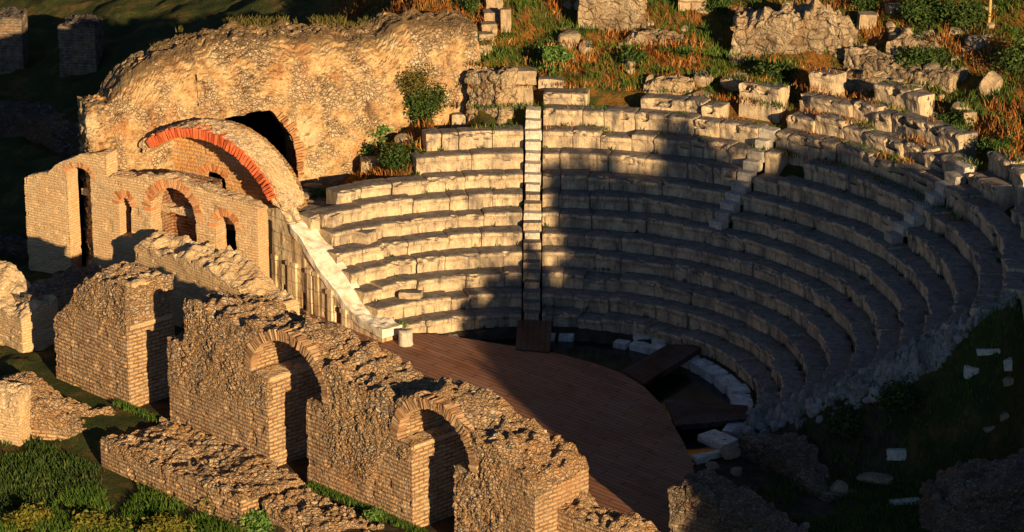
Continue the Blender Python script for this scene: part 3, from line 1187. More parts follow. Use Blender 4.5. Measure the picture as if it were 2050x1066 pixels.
# foreground low walls
pF = Plane(P(203, 934, -.62), U)
TF = float((pk.A - pF.A) @ VV) - .12
f_end = pF.sz(484, 1030)[0]
simple_wall('low_front_wall', 'low wide rubble topped brick wall standing in the grass before the arched wall', pF, 0., f_end, pint(pF.prof([(190, 880), (260, 904), (330, 940), (400, 966), (486, 1004)])), TF, M_skene, rub_high(.18), z0=-.9, seed=17, amp=.09, jag=.12)
simple_wall('low_end_wall', 'low crumbling wall with pale slabs on top in the bottom foreground', Plane(pF.A + pF.d * (f_end + .35) + pF.n * .55, U), 0., 6.5, pint([(0, .12), (1.2, .2), (2.5, .05), (6.5, -.2)]), TF - .9, M_skene, rub_high(-.05), z0=-.9, seed=18, amp=.1, jag=.16)
p2a, p2b = P(40, 872, -.55), P(262, 893, -.55)
pE = Plane(p2a, p2b - p2a)
simple_wall('low_back_wall', 'low rubble wall in shade behind the grass, lit only along its top', pE, -2.6, 4.6, pint(pE.prof([(-60, 745), (0, 752), (57, 748), (100, 772), (160, 806), (250, 838), (330, 845)], 1.2)), 1.3, M_skene, rub_high(.0), z0=-1., seed=19, amp=.10, jag=.18, tilt=.25)
pE2 = Plane(P(-40, 880, -.6), (.9, -.38))
simple_wall('lit_wall_block', 'bright orange brick block in front of the low shaded wall at the left edge', pE2, -1.5, 1.45, pint(pE2.prof([(-90, 772), (0, 782), (50, 800), (60, 806)])), .8, M_bath, rub_high(.45), z0=-1., seed=20, amp=.07, jag=.12)

# ------------------------------------------------------------------ bath house: front wall
pb = Plane(P(190, 565), P(517, 637) - P(190, 565))
TB = .6
bath = thing('bath_front_wall', 'sunlit brick front wall with a large brick niche between two narrow arched windows', 'wall', pb.A, pb.ang)
btop = pint(pb.prof([(150, 351), (187, 352), (330, 353), (386, 374), (439, 389), (499, 410), (520, 424)]))
ops = []
for x0, x1, yt, yb in ((239, 262, 397, 474), (302, 391, 377, 500), (431, 471, 434, 520)):
    s0, s1 = pb.sz(x0, 430)[0], pb.sz(x1, 430)[0]
    zc = pb.sz((x0 + x1) / 2, yt)[1]
    zb = pb.sz((x0 + x1) / 2, yb)[1]
    rz = (s1 - s0) / 2
    ops.append((s0, s1, zc - rz, rz, zb))
s_end = pb.sz(517, 500)[0]


def rub_b(V):
    r = .35 * sstep(.1, .4, fbm(V, .8, 3, 4))
    return r


B_ = dict(T=TB, res=.07, rubf=rub_b, amp=.04, jag=.07)
mb = MB()
edge = 0.0
for (s0, s1, zs, rz, zb) in ops:
    wall_piece(mb, edge, s0, -.4, btop, seed=2, **B_)
    wall_piece(mb, s0, s1, ell((s0 + s1) / 2, zs, (s1 - s0) / 2, rz), btop, seed=2, **B_)
    wall_piece(mb, s0, s1, -.4, zb, seed=2, **{**B_, 'jag': .03})
    edge = s1
wall_piece(mb, edge, s_end, -.4, btop, seed=2, **B_)
link('wall_body', mb.mesh('wall_body', M_bath), bath)
M_or = redbrick('orange_arch_brick', (.52, .18, .06), (.58, .32, .15))
M_niche = masonry('niche_brick', (.42, .17, .07), (.30, .11, .045), (.12, .05, .025), RUB, bh=.12, stain_amt=.3)
for i, (s0, s1, zs, rz, zb) in enumerate(ops):
    arch_ring('arch_ring', bath, M_or, (s0 + s1) / 2, zs, (s1 - s0) / 2 - .01, rz - .01, (.30, .34, .30)[i], -.05, math.pi + .05, (9, 25, 11)[i], -.012, .3, .012, 30 + i)
s0, s1, zs, rz, zb = ops[1]
mb = MB()
wall_piece(mb, s0 - .1, s1 + .1, 0., zs + rz + .1, .2, .08, 0., .02, 8, .0, d0=1.25)
link('niche_back', mb.mesh('niche_back', M_niche), bath)
mb = MB()
wall_piece(mb, s0 - .25, s0 - .01, 0., zs + rz + .1, .66, .08, 0., .02, 8, .0, d0=TB - .01)
wall_piece(mb, s1 + .01, s1 + .2, 0., zs + rz + .1, .66, .08, 0., .02, 8, .0, d0=TB - .01)
link('niche_side', mb.mesh('niche_side', M_niche), bath)


def dark_room(parent, s0, s1, d0, d1, z0, z1, name='dark_backing', mat=None):
    """back, sides and roof added behind an opening to keep it dark"""
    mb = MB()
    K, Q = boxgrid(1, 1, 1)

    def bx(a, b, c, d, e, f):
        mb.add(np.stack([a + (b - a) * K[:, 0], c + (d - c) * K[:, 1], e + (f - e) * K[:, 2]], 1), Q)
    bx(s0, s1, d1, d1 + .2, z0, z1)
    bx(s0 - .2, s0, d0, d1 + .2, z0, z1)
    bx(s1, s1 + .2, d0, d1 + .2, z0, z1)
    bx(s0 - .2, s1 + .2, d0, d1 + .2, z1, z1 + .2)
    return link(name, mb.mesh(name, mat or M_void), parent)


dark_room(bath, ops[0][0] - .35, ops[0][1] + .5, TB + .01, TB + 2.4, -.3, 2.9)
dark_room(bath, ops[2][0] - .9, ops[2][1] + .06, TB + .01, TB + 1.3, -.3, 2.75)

# tall doorway piece, left of it
door = thing('doorway_wall', 'pale brick wall with a tall black arched doorway at the far left', 'wall', pb.A, pb.ang)
dtop = pint(pb.prof([(40, 362), (55, 354), (98, 347), (110, 332), (135, 318), (162, 309), (195, 309)]))
d0_, d1_ = pb.sz(137, 420)[0], pb.sz(187, 420)[0] - .02
dl = pb.sz(51, 420)[0]
zd = pb.sz(162, 336)[1]
mb = MB()
wall_piece(mb, dl, d0_, -.4, dtop, seed=5, **B_)
rzd = .34
wall_piece(mb, d0_, d1_, ell((d0_ + d1_) / 2, zd - rzd, (d1_ - d0_) / 2, rzd), dtop, seed=5, **B_)
wall_piece(mb, d1_, d1_ + .7, 3.8, dtop, seed=5, **B_)
link('wall_body', mb.mesh('wall_body', M_bath), door)
arch_ring('arch_ring', door, M_or, (d0_ + d1_) / 2, zd - rzd, (d1_ - d0_) / 2 - .01, rzd - .01, .2, -.05, math.pi + .05, 13, -.012, .3, .012, 41)
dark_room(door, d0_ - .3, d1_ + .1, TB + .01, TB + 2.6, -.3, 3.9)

# ------------------------------------------------------------------ vault with the red brick arch
OFF = 1.5
pts = np.array([pb.sz(x, y, OFF) for x, y in [(300, 290), (330, 273), (370, 265), (400, 268), (440, 283), (480, 309), (510, 338), (530, 364), (545, 396)]])
Am = np.stack([2 * pts[:, 0], 2 * pts[:, 1], np.ones(len(pts))], 1)
sol = np.linalg.lstsq(Am, (pts**2).sum(1), rcond=None)[0]
vc, vz = sol[0], sol[1]
vr = math.sqrt(sol[2] + vc**2 + vz**2)
print('vault circle', vc, vz, vr)
vault = thing('brick_vault', 'ruined vault with a bright red brick arch over an orange back wall', 'vault', pb.A, pb.ang)
a_left = math.atan2(pts[0, 1] - vz, pts[0, 0] - vc)
a_right = math.atan2(pts[-1, 1] - vz, pts[-1, 0] - vc)
arch_ring('arch_ring', vault, M_red, vc, vz, vr - .16, vr - .16, .36, a_right - .02, a_left, 46, OFF - .10, OFF + .35, .03, 51)
mb = MB()
K, Q = boxgrid(90, 28, 10)
aa = (a_right - .25) + (a_left + .12 - a_right + .25) * (1 - K[:, 0] / 90)
aa = np.maximum(aa, a_right - .06 - .1 * K[:, 2] / 10)
re = .40 + .05 * np.sin(aa * 3)
rr_ = vr - .15 + re * K[:, 2] / 10
V = np.stack([vc + rr_ * np.cos(aa), OFF + .01 + 1.15 * K[:, 1] / 28, vz + rr_ * np.sin(aa)], 1)
rub = np.where((K[:, 2] > 0), 1., 0.)
V2 = rubble_disp(V, vnormals(V, Q), rub, .07, 61, 8.)
V = np.where(((K[:, 2] == 0))[:, None], V, V2)
mb.add(V, Q, rub)
link('vault_shell', mb.mesh('vault_shell', M_bath), vault)
# back wall of the vault with its window
ob = OFF + 1.16
w0, w1 = pb.sz(404, 365, ob)[0], pb.sz(452, 365, ob)[0]
wt = pb.sz(425, 344, ob)[1]
circ_top = ell(vc, vz, vr + .06, vr + .12)
mb = MB()
kw = dict(T=.4, res=.08, rubf=0., amp=.03, jag=0., d0=ob)
wall_piece(mb, vc - vr * 1.0, w0, .5, circ_top, seed=6, **kw)
wall_piece(mb, w0, w1, ell((w0 + w1) / 2, wt - .3, (w1 - w0) / 2, .3), circ_top, seed=6, **kw)
wall_piece(mb, w0, w1, .5, wt - .75, seed=6, **kw)
wall_piece(mb, w1, vc + vr * .98, .5, circ_top, seed=6, **kw)
M_orw = masonry('orange_masonry', (.72, .40, .13), (.64, .29, .085), (.52, .27, .10), RUB, bh=.14, stain_amt=.15)
link('back_wall', mb.mesh('back_wall', M_orw), vault)
arch_ring('arch_ring', vault, M_or, (w0 + w1) / 2, wt - .3, (w1 - w0) / 2 - .01, .29, .28, 0, math.pi, 13, ob - .015, ob + .2, .012, 52)
dark_room(vault, w0 - .2, w1 + .2, ob + .41, ob + 2., 1., wt + .2)
# floor under the vault, added as a roof that keeps the rooms below dark
mb = MB()
wall_piece(mb, vc - vr * 1.3, s_end - .9, 2.96, 3.12, ob - TB - .02, .16, 1., .05, 66, .1, d0=TB + .01)
link('added_floor', mb.mesh('added_floor', M_bath), vault)

mb = MB()
led = thing('rubble_ledge', 'rubble ledge with moss and flat gray stones between the red arch foot and the seats', 'ledge', pl.A, pl.ang)
wall_piece(mb, -2.4, 3.5, -.3, lambda q: np.interp(q, [-2.4, 1, 3.5], [2.5, 2.75, 3.0]), 3.2, .08, 1., .12, 44, .15, d0=.64, sc=2.6)
link('wall_body', mb.mesh('wall_body', M_rock), led)
for q_, o_ in ((.6, 2.2), (1.9, 3.0), (2.6, 1.6)):
    print('ledge', PROJ(pl.world(q_, o_, 2.8)))

# ------------------------------------------------------------------ big curved rubble wall behind
pa = Plane((-15.8, 12.0), (.942, .336))
TA = 1.5
apse = thing('vaulted_rubble_wall', 'huge rounded rubble wall with a black broken opening, behind the red brick arch', 'wall', pa.A, pa.ang)
aprof = pa.prof([(179, 224), (196, 206), (214, 168), (226, 150), (240, 130), (278, 99), (325, 79), (375, 64), (424, 56), (480, 47), (563, 47), (600, 44), (680, 40), (754, 36), (786, 16), (860, 14), (941, 16)], TA)
aprof[:, 1] -= np.interp(aprof[:, 0], [0, 1, 3, 7, 12, 15], [.1, .3, .42, .25, .45, .4])
atop = pint(aprof)
hole = pa.prof([(428, 244), (455, 236), (485, 228), (520, 220), (546, 221), (562, 243), (585, 272), (592, 306), (597, 352)])
hole = np.vstack([[hole[0, 0] - .55, hole[0, 1] - .05], hole])
h0, h1 = hole[0, 0], hole[-1, 0]
h0_c = (h0 + h1) / 2
hp = hole[2:]
dl_ = np.concatenate([[0], np.cumsum(np.linalg.norm(np.diff(hp, axis=0), axis=1))])
mb = MB()
rs_ = np.random.default_rng(8)
tq = np.arange(.52 * dl_[-1] - .35, dl_[-1], .105)
for q_ in tq:
    p_ = np.array([np.interp(q_, dl_, hp[:, 0]), np.interp(q_, dl_, hp[:, 1])])
    p2 = np.array([np.interp(q_ + .07, dl_, hp[:, 0]), np.interp(q_ + .07, dl_, hp[:, 1])])
    tv = (p2 - p_) / (np.linalg.norm(p2 - p_) + 1e-9)
    nv = np.array([-tv[1], tv[0]])
    if nv @ (p_ - np.array([h0_c, 3.0])) < 0:
        nv = -nv
    L_ = rs_.uniform(.14, .42)
    a_, b_ = p_ - nv * .02, p_ + tv * .075 - nv * .02
    W = []
    for d in (-.09 - rs_.uniform(0, .05), .35):
        for e in (a_, b_, b_ + nv * L_, a_ + nv * L_):
            W.append((e[0], d, e[1]))
    mb.add(np.array(W) + rs_.normal(0, .012, (8, 3)), [[0, 1, 2, 3], [7, 6, 5, 4], [0, 4, 5, 1], [1, 5, 6, 2], [2, 6, 7, 3], [3, 7, 4, 0]])
link('opening_rim', mb.mesh('opening_rim', redbrick('rim_brick', (.36, .15, .06), (.46, .25, .11))), apse)
A2 = dict(T=TA, res=.07, rubf=lambda V: .55 + .4 * sstep(.0, .3, fbm(V, .6, 3, 55)), amp=.085, jag=.12, sc=5.6, rnd=1.7)
mb = MB()
sL = pa.sz(179, 300, 0)[0]
sR = pa.sz(938, 60, TA)[0]
wall_piece(mb, sL, sL + .9, -.5, lambda s: np.full_like(s, pa.sz(190, 215)[1]), seed=3, **{**A2, 'rnd': 0., 'rubf': 1., 'amp': .14})
sM = pa.sz(215, 200)[0]
wall_piece(mb, sL + .9, h0, -.5, atop, seed=3, **A2)
wall_piece(mb, h0, h1, pint(hole), atop, seed=3, **A2)
wall_piece(mb, h1, pa.sz(752, 100)[0], -.5, atop, seed=3, **A2)
wall_piece(mb, pa.sz(752, 100)[0], sR, 1.5, atop, seed=3, **{**A2, 'amp': .07, 'd0': .12})
link('wall_body', mb.mesh('wall_body', M_apse), apse)
zh = float(hole[:, 1].max())
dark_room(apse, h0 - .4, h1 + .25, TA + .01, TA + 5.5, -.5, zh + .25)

# ------------------------------------------------------------------ far dark piers and walls, top left


def px_wall(name, label, b0, b1, tops, T, mat, rubf, zadd=-.5, amp=.08, jag=.15, res=.1, seed=1, off=None, group=None, z=None, sc=5.5):
    a = PT(*b0) if z is None else P(*b0, z)
    b = PT(*b1) if z is None else P(*b1, z)
    p = Plane(a, b - a)
    res = min(res, .085)
    L = float(np.linalg.norm((b - a)[:2]))
    o = T * .7 if off is None else off
    pr = p.prof(tops, o)
    z0 = min(a[2], b[2]) + zadd
    pr[:, 1] = np.maximum(pr[:, 1], z0 + .2)
    return simple_wall(name, label, p, 0., L, pint(pr), T, mat, rubf, z0=z0, amp=amp, jag=jag, res=res, seed=seed, group=group, sc=sc)


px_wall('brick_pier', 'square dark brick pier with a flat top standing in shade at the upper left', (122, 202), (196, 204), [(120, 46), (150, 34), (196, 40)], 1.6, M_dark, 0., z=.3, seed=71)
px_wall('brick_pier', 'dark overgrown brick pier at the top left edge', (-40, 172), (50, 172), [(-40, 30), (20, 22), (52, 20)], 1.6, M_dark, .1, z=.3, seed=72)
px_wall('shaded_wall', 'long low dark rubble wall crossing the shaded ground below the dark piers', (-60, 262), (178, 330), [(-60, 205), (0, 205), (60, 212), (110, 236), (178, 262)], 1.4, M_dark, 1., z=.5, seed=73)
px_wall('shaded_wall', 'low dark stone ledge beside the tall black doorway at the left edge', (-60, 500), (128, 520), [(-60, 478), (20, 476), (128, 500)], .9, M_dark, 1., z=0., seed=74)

# ------------------------------------------------------------------ bottom right ruins
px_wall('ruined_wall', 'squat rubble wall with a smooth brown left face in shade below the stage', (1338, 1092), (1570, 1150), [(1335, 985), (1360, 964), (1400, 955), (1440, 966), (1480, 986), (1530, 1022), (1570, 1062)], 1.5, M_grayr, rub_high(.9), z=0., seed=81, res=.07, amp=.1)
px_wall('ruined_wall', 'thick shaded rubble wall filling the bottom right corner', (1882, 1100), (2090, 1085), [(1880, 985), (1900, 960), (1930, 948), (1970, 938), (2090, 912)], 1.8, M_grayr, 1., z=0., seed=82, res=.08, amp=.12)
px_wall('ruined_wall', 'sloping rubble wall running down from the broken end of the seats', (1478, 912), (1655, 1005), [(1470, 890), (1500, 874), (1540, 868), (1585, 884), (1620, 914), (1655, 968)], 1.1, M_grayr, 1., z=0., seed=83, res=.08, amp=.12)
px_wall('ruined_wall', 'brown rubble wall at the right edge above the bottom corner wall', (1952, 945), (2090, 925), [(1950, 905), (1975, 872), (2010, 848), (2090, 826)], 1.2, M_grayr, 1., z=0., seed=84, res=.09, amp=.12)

# ------------------------------------------------------------------ hill walls above the seats
px_wall('hill_wall', 'row of upright weathered slabs on the hill right of the stepped stones', (1158, 62), (1290, 58), [(1150, -18), (1290, -24)], .8, M_ash, rub_high(.2, 3, .8), seed=91, amp=.11, sc=2.2)
px_wall('hill_wall', 'broad pale rock wall with rust coloured tufts on the hill above the seats', (1462, 118), (1705, 112), [(1455, 92), (1470, 48), (1510, 24), (1570, 30), (1610, 16), (1650, 8), (1690, 30), (1710, 80)], 1.6, M_ash, rub_high(.2, 3, .8), seed=92, amp=.15, jag=.4, sc=1.7)
px_wall('hill_wall', 'short broken masonry wall beside the white boulder on the hill', (1250, 100), (1362, 102), [(1250, 84), (1268, 66), (1330, 62), (1362, 76)], .8, M_ash, rub_high(.2, 3, .8), seed=93, amp=.1, sc=2.5)
px_wall('hill_wall', 'low pale block wall in dry grass just above the top row of seats', (1288, 186), (1384, 188), [(1288, 156), (1384, 158)], .7, M_ash, .5, seed=94, amp=.1)
px_wall('hill_wall', 'squared stone wall corner at the top edge of the hill', (1358, 32), (1414, 30), [(1358, -14), (1414, -14)], .8, M_ash, .3, seed=95, amp=.08)
px_wall('hill_wall', 'long gray stone wall slanting down the hill at the upper right', (1690, 128), (1900, 186), [(1685, 112), (1722, 96), (1780, 120), (1830, 134), (1900, 142)], 1.0, M_ash, .8, seed=96, amp=.09, sc=2.2)
px_wall('hill_wall', 'rounded rock ledge topped with rust grass at the upper right', (1775, 110), (1935, 118), [(1775, 84), (1810, 70), (1880, 78), (1920, 98), (1940, 112)], 1.2, M_ash, rub_high(.2, 3, .8), seed=97, amp=.12, sc=2.)
px_wall('hill_wall', 'crumbling rock face below the slanting gray wall at the upper right', (1650, 178), (1800, 190), [(1650, 160), (1700, 148), (1750, 140), (1800, 160)], .8, M_ash, rub_high(.2, 3, .8), seed=98, amp=.12, sc=2.2)

# ------------------------------------------------------------------ blocks and boulders
blk = [block_mesh('stone_block', M_seat, 200 + i, 7, .05) for i in range(4)]
blk_r = [block_mesh('stone_block', M_rock, 210 + i, 7, .06) for i in range(4)]
blk_w = [block_mesh('stone_block', M_white, 220 + i, 7, .04) for i in range(3)]
rocks = [rock_mesh('boulder', M_rock, 230 + i, .3) for i in range(6)]
rubs = [rock_mesh('rubble_stone', M_rubl if i % 3 else M_rub, 240 + i, .45, 2, .22) for i in range(8)]
rubs_w = [rock_mesh('rubble_stone', M_rock, 260 + i, .4, 2, .22) for i in range(5)]


def put(me, name, label, cat, px, py, size, rz=0., z=None, sink=.12, tilt=.06, group=None, rs=random):
    p = PT(px, py) if z is None else P(px, py, z)
    o = link(name, me)
    w, d, h = size
    o.scale = (w / 2, d / 2, h / 2)
    o.location = (p[0], p[1] + d * .4, p[2] + h / 2 - sink * h)
    o.rotation_euler = (rs.uniform(-tilt, tilt), rs.uniform(-tilt, tilt), rz)
    tag(o, label, cat, group)
    return o


B = lambda i, *a, **k: put(blk[i % 4], 'stone_block', *a, **k)
Bh = lambda i, *a, **k: put(blk_r[i % 4], 'stone_block', *a, **k)
Bw = lambda i, *a, **k: put(blk_w[i % 3], 'stone_block', *a, **k)
Rk = lambda i, *a, **k: put(rocks[i % 6], 'boulder', *a, **k)
# stack of tall blocks and neighbours at the head of the stair
Bh(0, 'tall pale upright block carrying a wide flat slab near the stair head', 'block', 1045, 214, (.82, .6, .95), .05)
o = Bh(1, 'wide flat slab lying on the tall upright block near the stair head', 'block', 1042, 214, (1.22, .75, .55), .05)
o.location.z += .88
px_wall('stone_pier', 'stacked pale ashlar corner rising at the right lip of the black cleft', (934, 258), (1004, 252), [(934, 196), (944, 168), (950, 142), (1004, 138)], 1.0, M_ash, rub_high(1.2, 8, 1.2), seed=99, amp=.12, res=.08, sc=3., z=None, zadd=-1.2)
B(3, 'squared block standing at the lip of the black gap, left of the stair head', 'block', 922, 268, (.72, .6, .85), .1)
B(0, 'small worn block in weeds left of the white stair top', 'block', 1012, 236, (.6, .5, .35), -.2)
B(1, 'square orange lit block in rust grass right of the tall upright block', 'block', 1103, 182, (.95, .5, .5), .0)
B(3, 'block lying above the ragged upper row, nearest the stair on its left', 'block', 1010, 290, (.95, .6, .42), .05)
B(0, 'pale block at the middle of the ragged upper row left of the stair', 'block', 958, 292, (.7, .6, .40), .1)
# stepped stones up the hill
for i, (x, y, w) in enumerate(((968, 112, .6), (972, 92, .62), (978, 72, .62), (984, 48, .68), (988, 20, .7), (990, -6, .7))):
    Bh(i, ('lowest pale block of the stepped line up the hill', 'second lowest pale block of the stepped line up the hill', 'third block from below in the stepped line up the hill', 'fourth block from below in the stepped line up the hill', 'fifth block from below in the stepped line up the hill', 'topmost block of the stepped line at the upper picture edge')[i], 'block', x, y, (w, .6, .46), .15, sink=.02, group='stepped stones up the hill')
Bh(2, 'slim upright stone right of the stepped line on the hill', 'block', 1012, 62, (.42, .4, .95), .1)
# boulders
Rk(0, 'pointed white boulder on the green and rust hill', 'boulder', 1143, 106, (1.0, .8, .95), .2)
Rk(1, 'smaller cream boulder leaning on the pointed white boulder', 'boulder', 1172, 112, (.7, .6, .62), 1.2)
Rk(2, 'round pale boulder alone in shrubs at the upper right', 'boulder', 1957, 106, (.95, .8, .68), .4)
Rk(3, 'ochre boulder below the broken masonry wall in the dry grass', 'boulder', 1410, 176, (.9, .7, .75), .7)
Rk(4, 'gray fluted rock above the top row of seats', 'boulder', 1475, 186, (1.2, .8, .75), .1)
Rk(5, 'flat tan rock lying just above the top row', 'boulder', 1402, 204, (1.2, .6, .38), .1)
Rk(1, 'leaning slab rock near the short pale block wall', 'boulder', 1262, 150, (.5, .4, .55), .9)
Rk(0, 'brown boulder in the weeds under the crack of the rubble wall', 'boulder', 797, 248, (1.0, .8, .8), .3)
Rk(2, 'upright cream stone leaning against the rubble wall', 'boulder', 768, 226, (.55, .5, 1.1), .2)
Rk(3, 'rust stained rock above the grass patch left of the rows', 'boulder', 810, 292, (.9, .6, .5), .6)
Bh(0, 'square tan block at the foot of the rubble wall, left of the dark cleft', 'block', 690, 338, (.8, .6, .45), .1)
Bh(1, 'square tan block at the foot of the rubble wall, right of the dark cleft', 'block', 742, 342, (.8, .6, .46), .15)
Rk(4, 'flat gray slab among green moss right of the red arch foot', 'boulder', 624, 382, (.85, .6, .22), .2, tilt=.1, z=2.78)
Rk(5, 'second flat gray slab in moss just above the top of the wing wall', 'boulder', 606, 402, (.85, .6, .24), .7, tilt=.1, z=2.75)
Rk(0, 'small dark stone by the foot of the black opening', 'boulder', 655, 362, (.6, .5, .35), .7)
Rk(1, 'tan stone at the foot of the red brick arch', 'boulder', 588, 388, (.55, .5, .5), .7, z=2.75)
Rk(2, 'small white boulder on the floor at the foot of the wing wall', 'boulder', 757, 668, (.55, .45, .36), .2, z=.05)
Bw(1, 'tilted white slab right of the small boulder at the wing wall foot', 'block', 770, 664, (.5, .35, .2), .4, z=.1, tilt=.3)
# top right
Bh(3, 'pale square stone at the right end of the hill rock wall', 'block', 1736, 56, (.7, .5, .6), .1)
Bh(0, 'yellowish block half hidden in shrubs at the top right', 'block', 1790, 36, (.6, .5, .55), .3)
Bh(1, 'tall yellow lit block at the top edge right of the rock wall', 'block', 1772, 10, (.75, .5, .9), .0)
Rk(3, 'weathered rock right of the lit end of the topmost seat row', 'boulder', 1925, 238, (.8, .6, .7), .5)
Rk(4, 'whitish boulder at the lit end of the topmost seat row', 'boulder', 1866, 258, (.72, .6, .62), .2)
Rk(5, 'rust topped gray rock in the dark slope at the right', 'boulder', 1985, 200, (1.1, .7, 1.1), .2)
Bh(2, 'square tan stone below the dark slope rocks at the right', 'block', 1940, 252, (.5, .4, .55), .2)
for i, (x, y, w) in enumerate(((1762, 172, .5), (1795, 182, .6), (1832, 190, .55), (1700, 186, .7))):
    Rk(i, ('yellow rounded rock first below the slanting wall', 'ochre knobbly rock second below the slanting wall', 'cream rock third below the slanting wall', 'brownish rock in grass left below the slanting wall')[i], 'boulder', x, y, (w, .5, w * .8), .3 * i)
# loose stones in the dark bottom right
Bw(0, 'bright white rectangular slab in the dark grass', 'block', 1794, 922, (.62, .4, .34), .0, sink=.02, tilt=.02)
Bw(1, 'square white block near the rubble edge in dark grass', 'block', 1945, 757, (.42, .3, .36), .1)
Bw(2, 'white block with a gray streak right of the square white one', 'block', 2011, 741, (.48, .35, .36), -.05)
Rk(1, 'white domed stone below the two white blocks', 'boulder', 2008, 776, (.68, .5, .32), .1)
Bw(0, 'thin whitish slab lying above the white blocks', 'block', 1978, 710, (.72, .4, .18), .1)
Rk(2, 'pale blue gray stone near the right edge wall, upper one', 'boulder', 2002, 846, (.55, .5, .36), .5)
Rk(3, 'pale blue gray stone near the right edge wall, lower one', 'boulder', 1978, 868, (.55, .5, .28), .9)
Rk(4, 'gray bent slab in the dark centre of the bottom right', 'boulder', 1755, 976, (1.2, .6, .4), .1)
Rk(5, 'gray stone left of the bent slab, at the bottom', 'boulder', 1682, 996, (.7, .5, .5), .4)
Bw(1, 'long pale sliver of stone lying at the bottom right', 'block', 1812, 1012, (.95, .3, .14), .12)
Bw(2, 'white block at the outer corner of the stage', 'block', 1402, 928, (.45, .35, .24), .5, z=0.)
Bw(0, 'leaning white fragment beside the white corner block', 'block', 1428, 918, (.6, .22, .2), .6, z=.05)
Rk(0, 'large white lump of stone near the stage corner', 'boulder', 1465, 925, (.72, .6, .5), .4, z=0.)
Rk(1, 'white stone in front of the large white lump', 'boulder', 1474, 956, (.42, .4, .3), .8, z=0.)
Rk(2, 'small gray stone between the stage corner and the ruined wall', 'boulder', 1426, 945, (.42, .4, .3), .2, z=0.)
Bw(2, 'pale flat kerb slab sloping at the right end of the orchestra', 'block', 1440, 900, (.75, 1.2, .26), .7, z=0., tilt=.02)
Bw(1, 'flat white fragment on the black orchestra rim, left one', 'block', 1285, 682, (.62, .4, .2), .1, z=-.1)
Bw(0, 'flat white fragment on the black orchestra rim, right one', 'block', 1320, 690, (.5, .4, .18), -.2, z=-.1)
# displaced seat blocks on the left rows
B(0, 'large shifted seat block at the upper end of the white wing wall top', 'block', 640, 452, (1.75, .75, .48), -.62, z=2.78, sink=0., tilt=.03)
B(1, 'shifted seat block lying a row below the large shifted block', 'block', 706, 486, (1.75, .72, .46), -.52, z=2.3, sink=0., tilt=.03)
B(2, 'loose chunk of seat stone lying on the lower lit rows', 'block', 822, 600, (.8, .45, .24), -.2, z=.97, sink=.0)

# rubble at the broken right end of the seats: a bed of small stones that nobody could count, larger ones on it
gr = np.linspace(7.2, 17.6, 170)
gt_ = np.linspace(-9.5, 1.5, 130)
RR, TT = np.meshgrid(gr, gt_, indexing='ij')
th_b = np.radians(ENDTH(RR.ravel()) + TT.ravel())
bx, by = RR.ravel() * np.cos(th_b), RR.ravel() * np.sin(th_b)
edge_f = sstep(-8.5 + 4.5 * sstep(12.5, 15, RR.ravel()), -5.0 + 4.5 * sstep(12.5, 15, RR.ravel()), TT.ravel() + 3 * fbm(np.stack([bx, by, 0 * bx], 1), .8, 3, 5)) * sstep(17.6, 16.4, RR.ravel())
Vb = np.stack([bx, by, terrain(bx, by)], 1)
_, gp_, ci_ = worley(Vb, 3.6, 3)
_, gp2, ci2 = worley(Vb, 7.5, 8)
Vb[:, 2] += -.35 * (1 - edge_f) - .08 + edge_f * (.10 + .30 * np.clip(gp_ / .3, 0, 1)**.6 * (.2 + ci_) + .14 * np.clip(gp2 / .3, 0, 1)**.6 * ci2 + .2 * fbm(Vb, 1.1, 3, 9))
ib = (np.arange(169)[:, None] * 130 + np.arange(129)[None, :]).ravel()
rb = link('rubble_bed', make_mesh('rubble_bed', Vb, np.stack([ib, ib + 130, ib + 131, ib + 1], 1), M_rub))
rb['kind'] = 'stuff'
lo_ed = [(1405, 930), (1500, 886), (1620, 864), (1750, 820), (1880, 755), (1950, 670), (2035, 590)]
hi_ed = [(1490, 845), (1580, 800), (1690, 760), (1790, 716), (1890, 655), (1950, 600), (2030, 530)]
rs = np.random.default_rng(77)
kk = 0
placed = []
while kk < 260:
    t = rs.random()
    f = rs.random()
    x0 = np.interp(t, np.linspace(0, 1, 7), [p[0] for p in lo_ed])
    y0 = np.interp(t, np.linspace(0, 1, 7), [p[1] for p in lo_ed])
    x1 = np.interp(t, np.linspace(0, 1, 7), [p[0] for p in hi_ed])
    y1 = np.interp(t, np.linspace(0, 1, 7), [p[1] for p in hi_ed])
    x, y = x0 + (x1 - x0) * f, y0 + (y1 - y0) * f
    w = float(rs.uniform(.2, .5) * (1.6 if rs.random() < .15 else 1))
    if any((x - a)**2 + (y - b)**2 * 4 < (w * 26 + c * 26)**2 * .35 for a, b, c in placed):
        kk += .08
        continue
    placed.append((x, y, w))
    kk += 1
    lab = 'pale gray rubble stone lying in the heap at the broken right end of the seats'
    y -= 7
    o = put(rubs[int(rs.integers(8))], 'rubble_stone', lab, 'rubble', x, y, (w, w * rs.uniform(.6, 1.), w * rs.uniform(.5, .9)), float(rs.uniform(0, 6)), sink=.25, tilt=.4, group='rubble at the broken end of the seats')
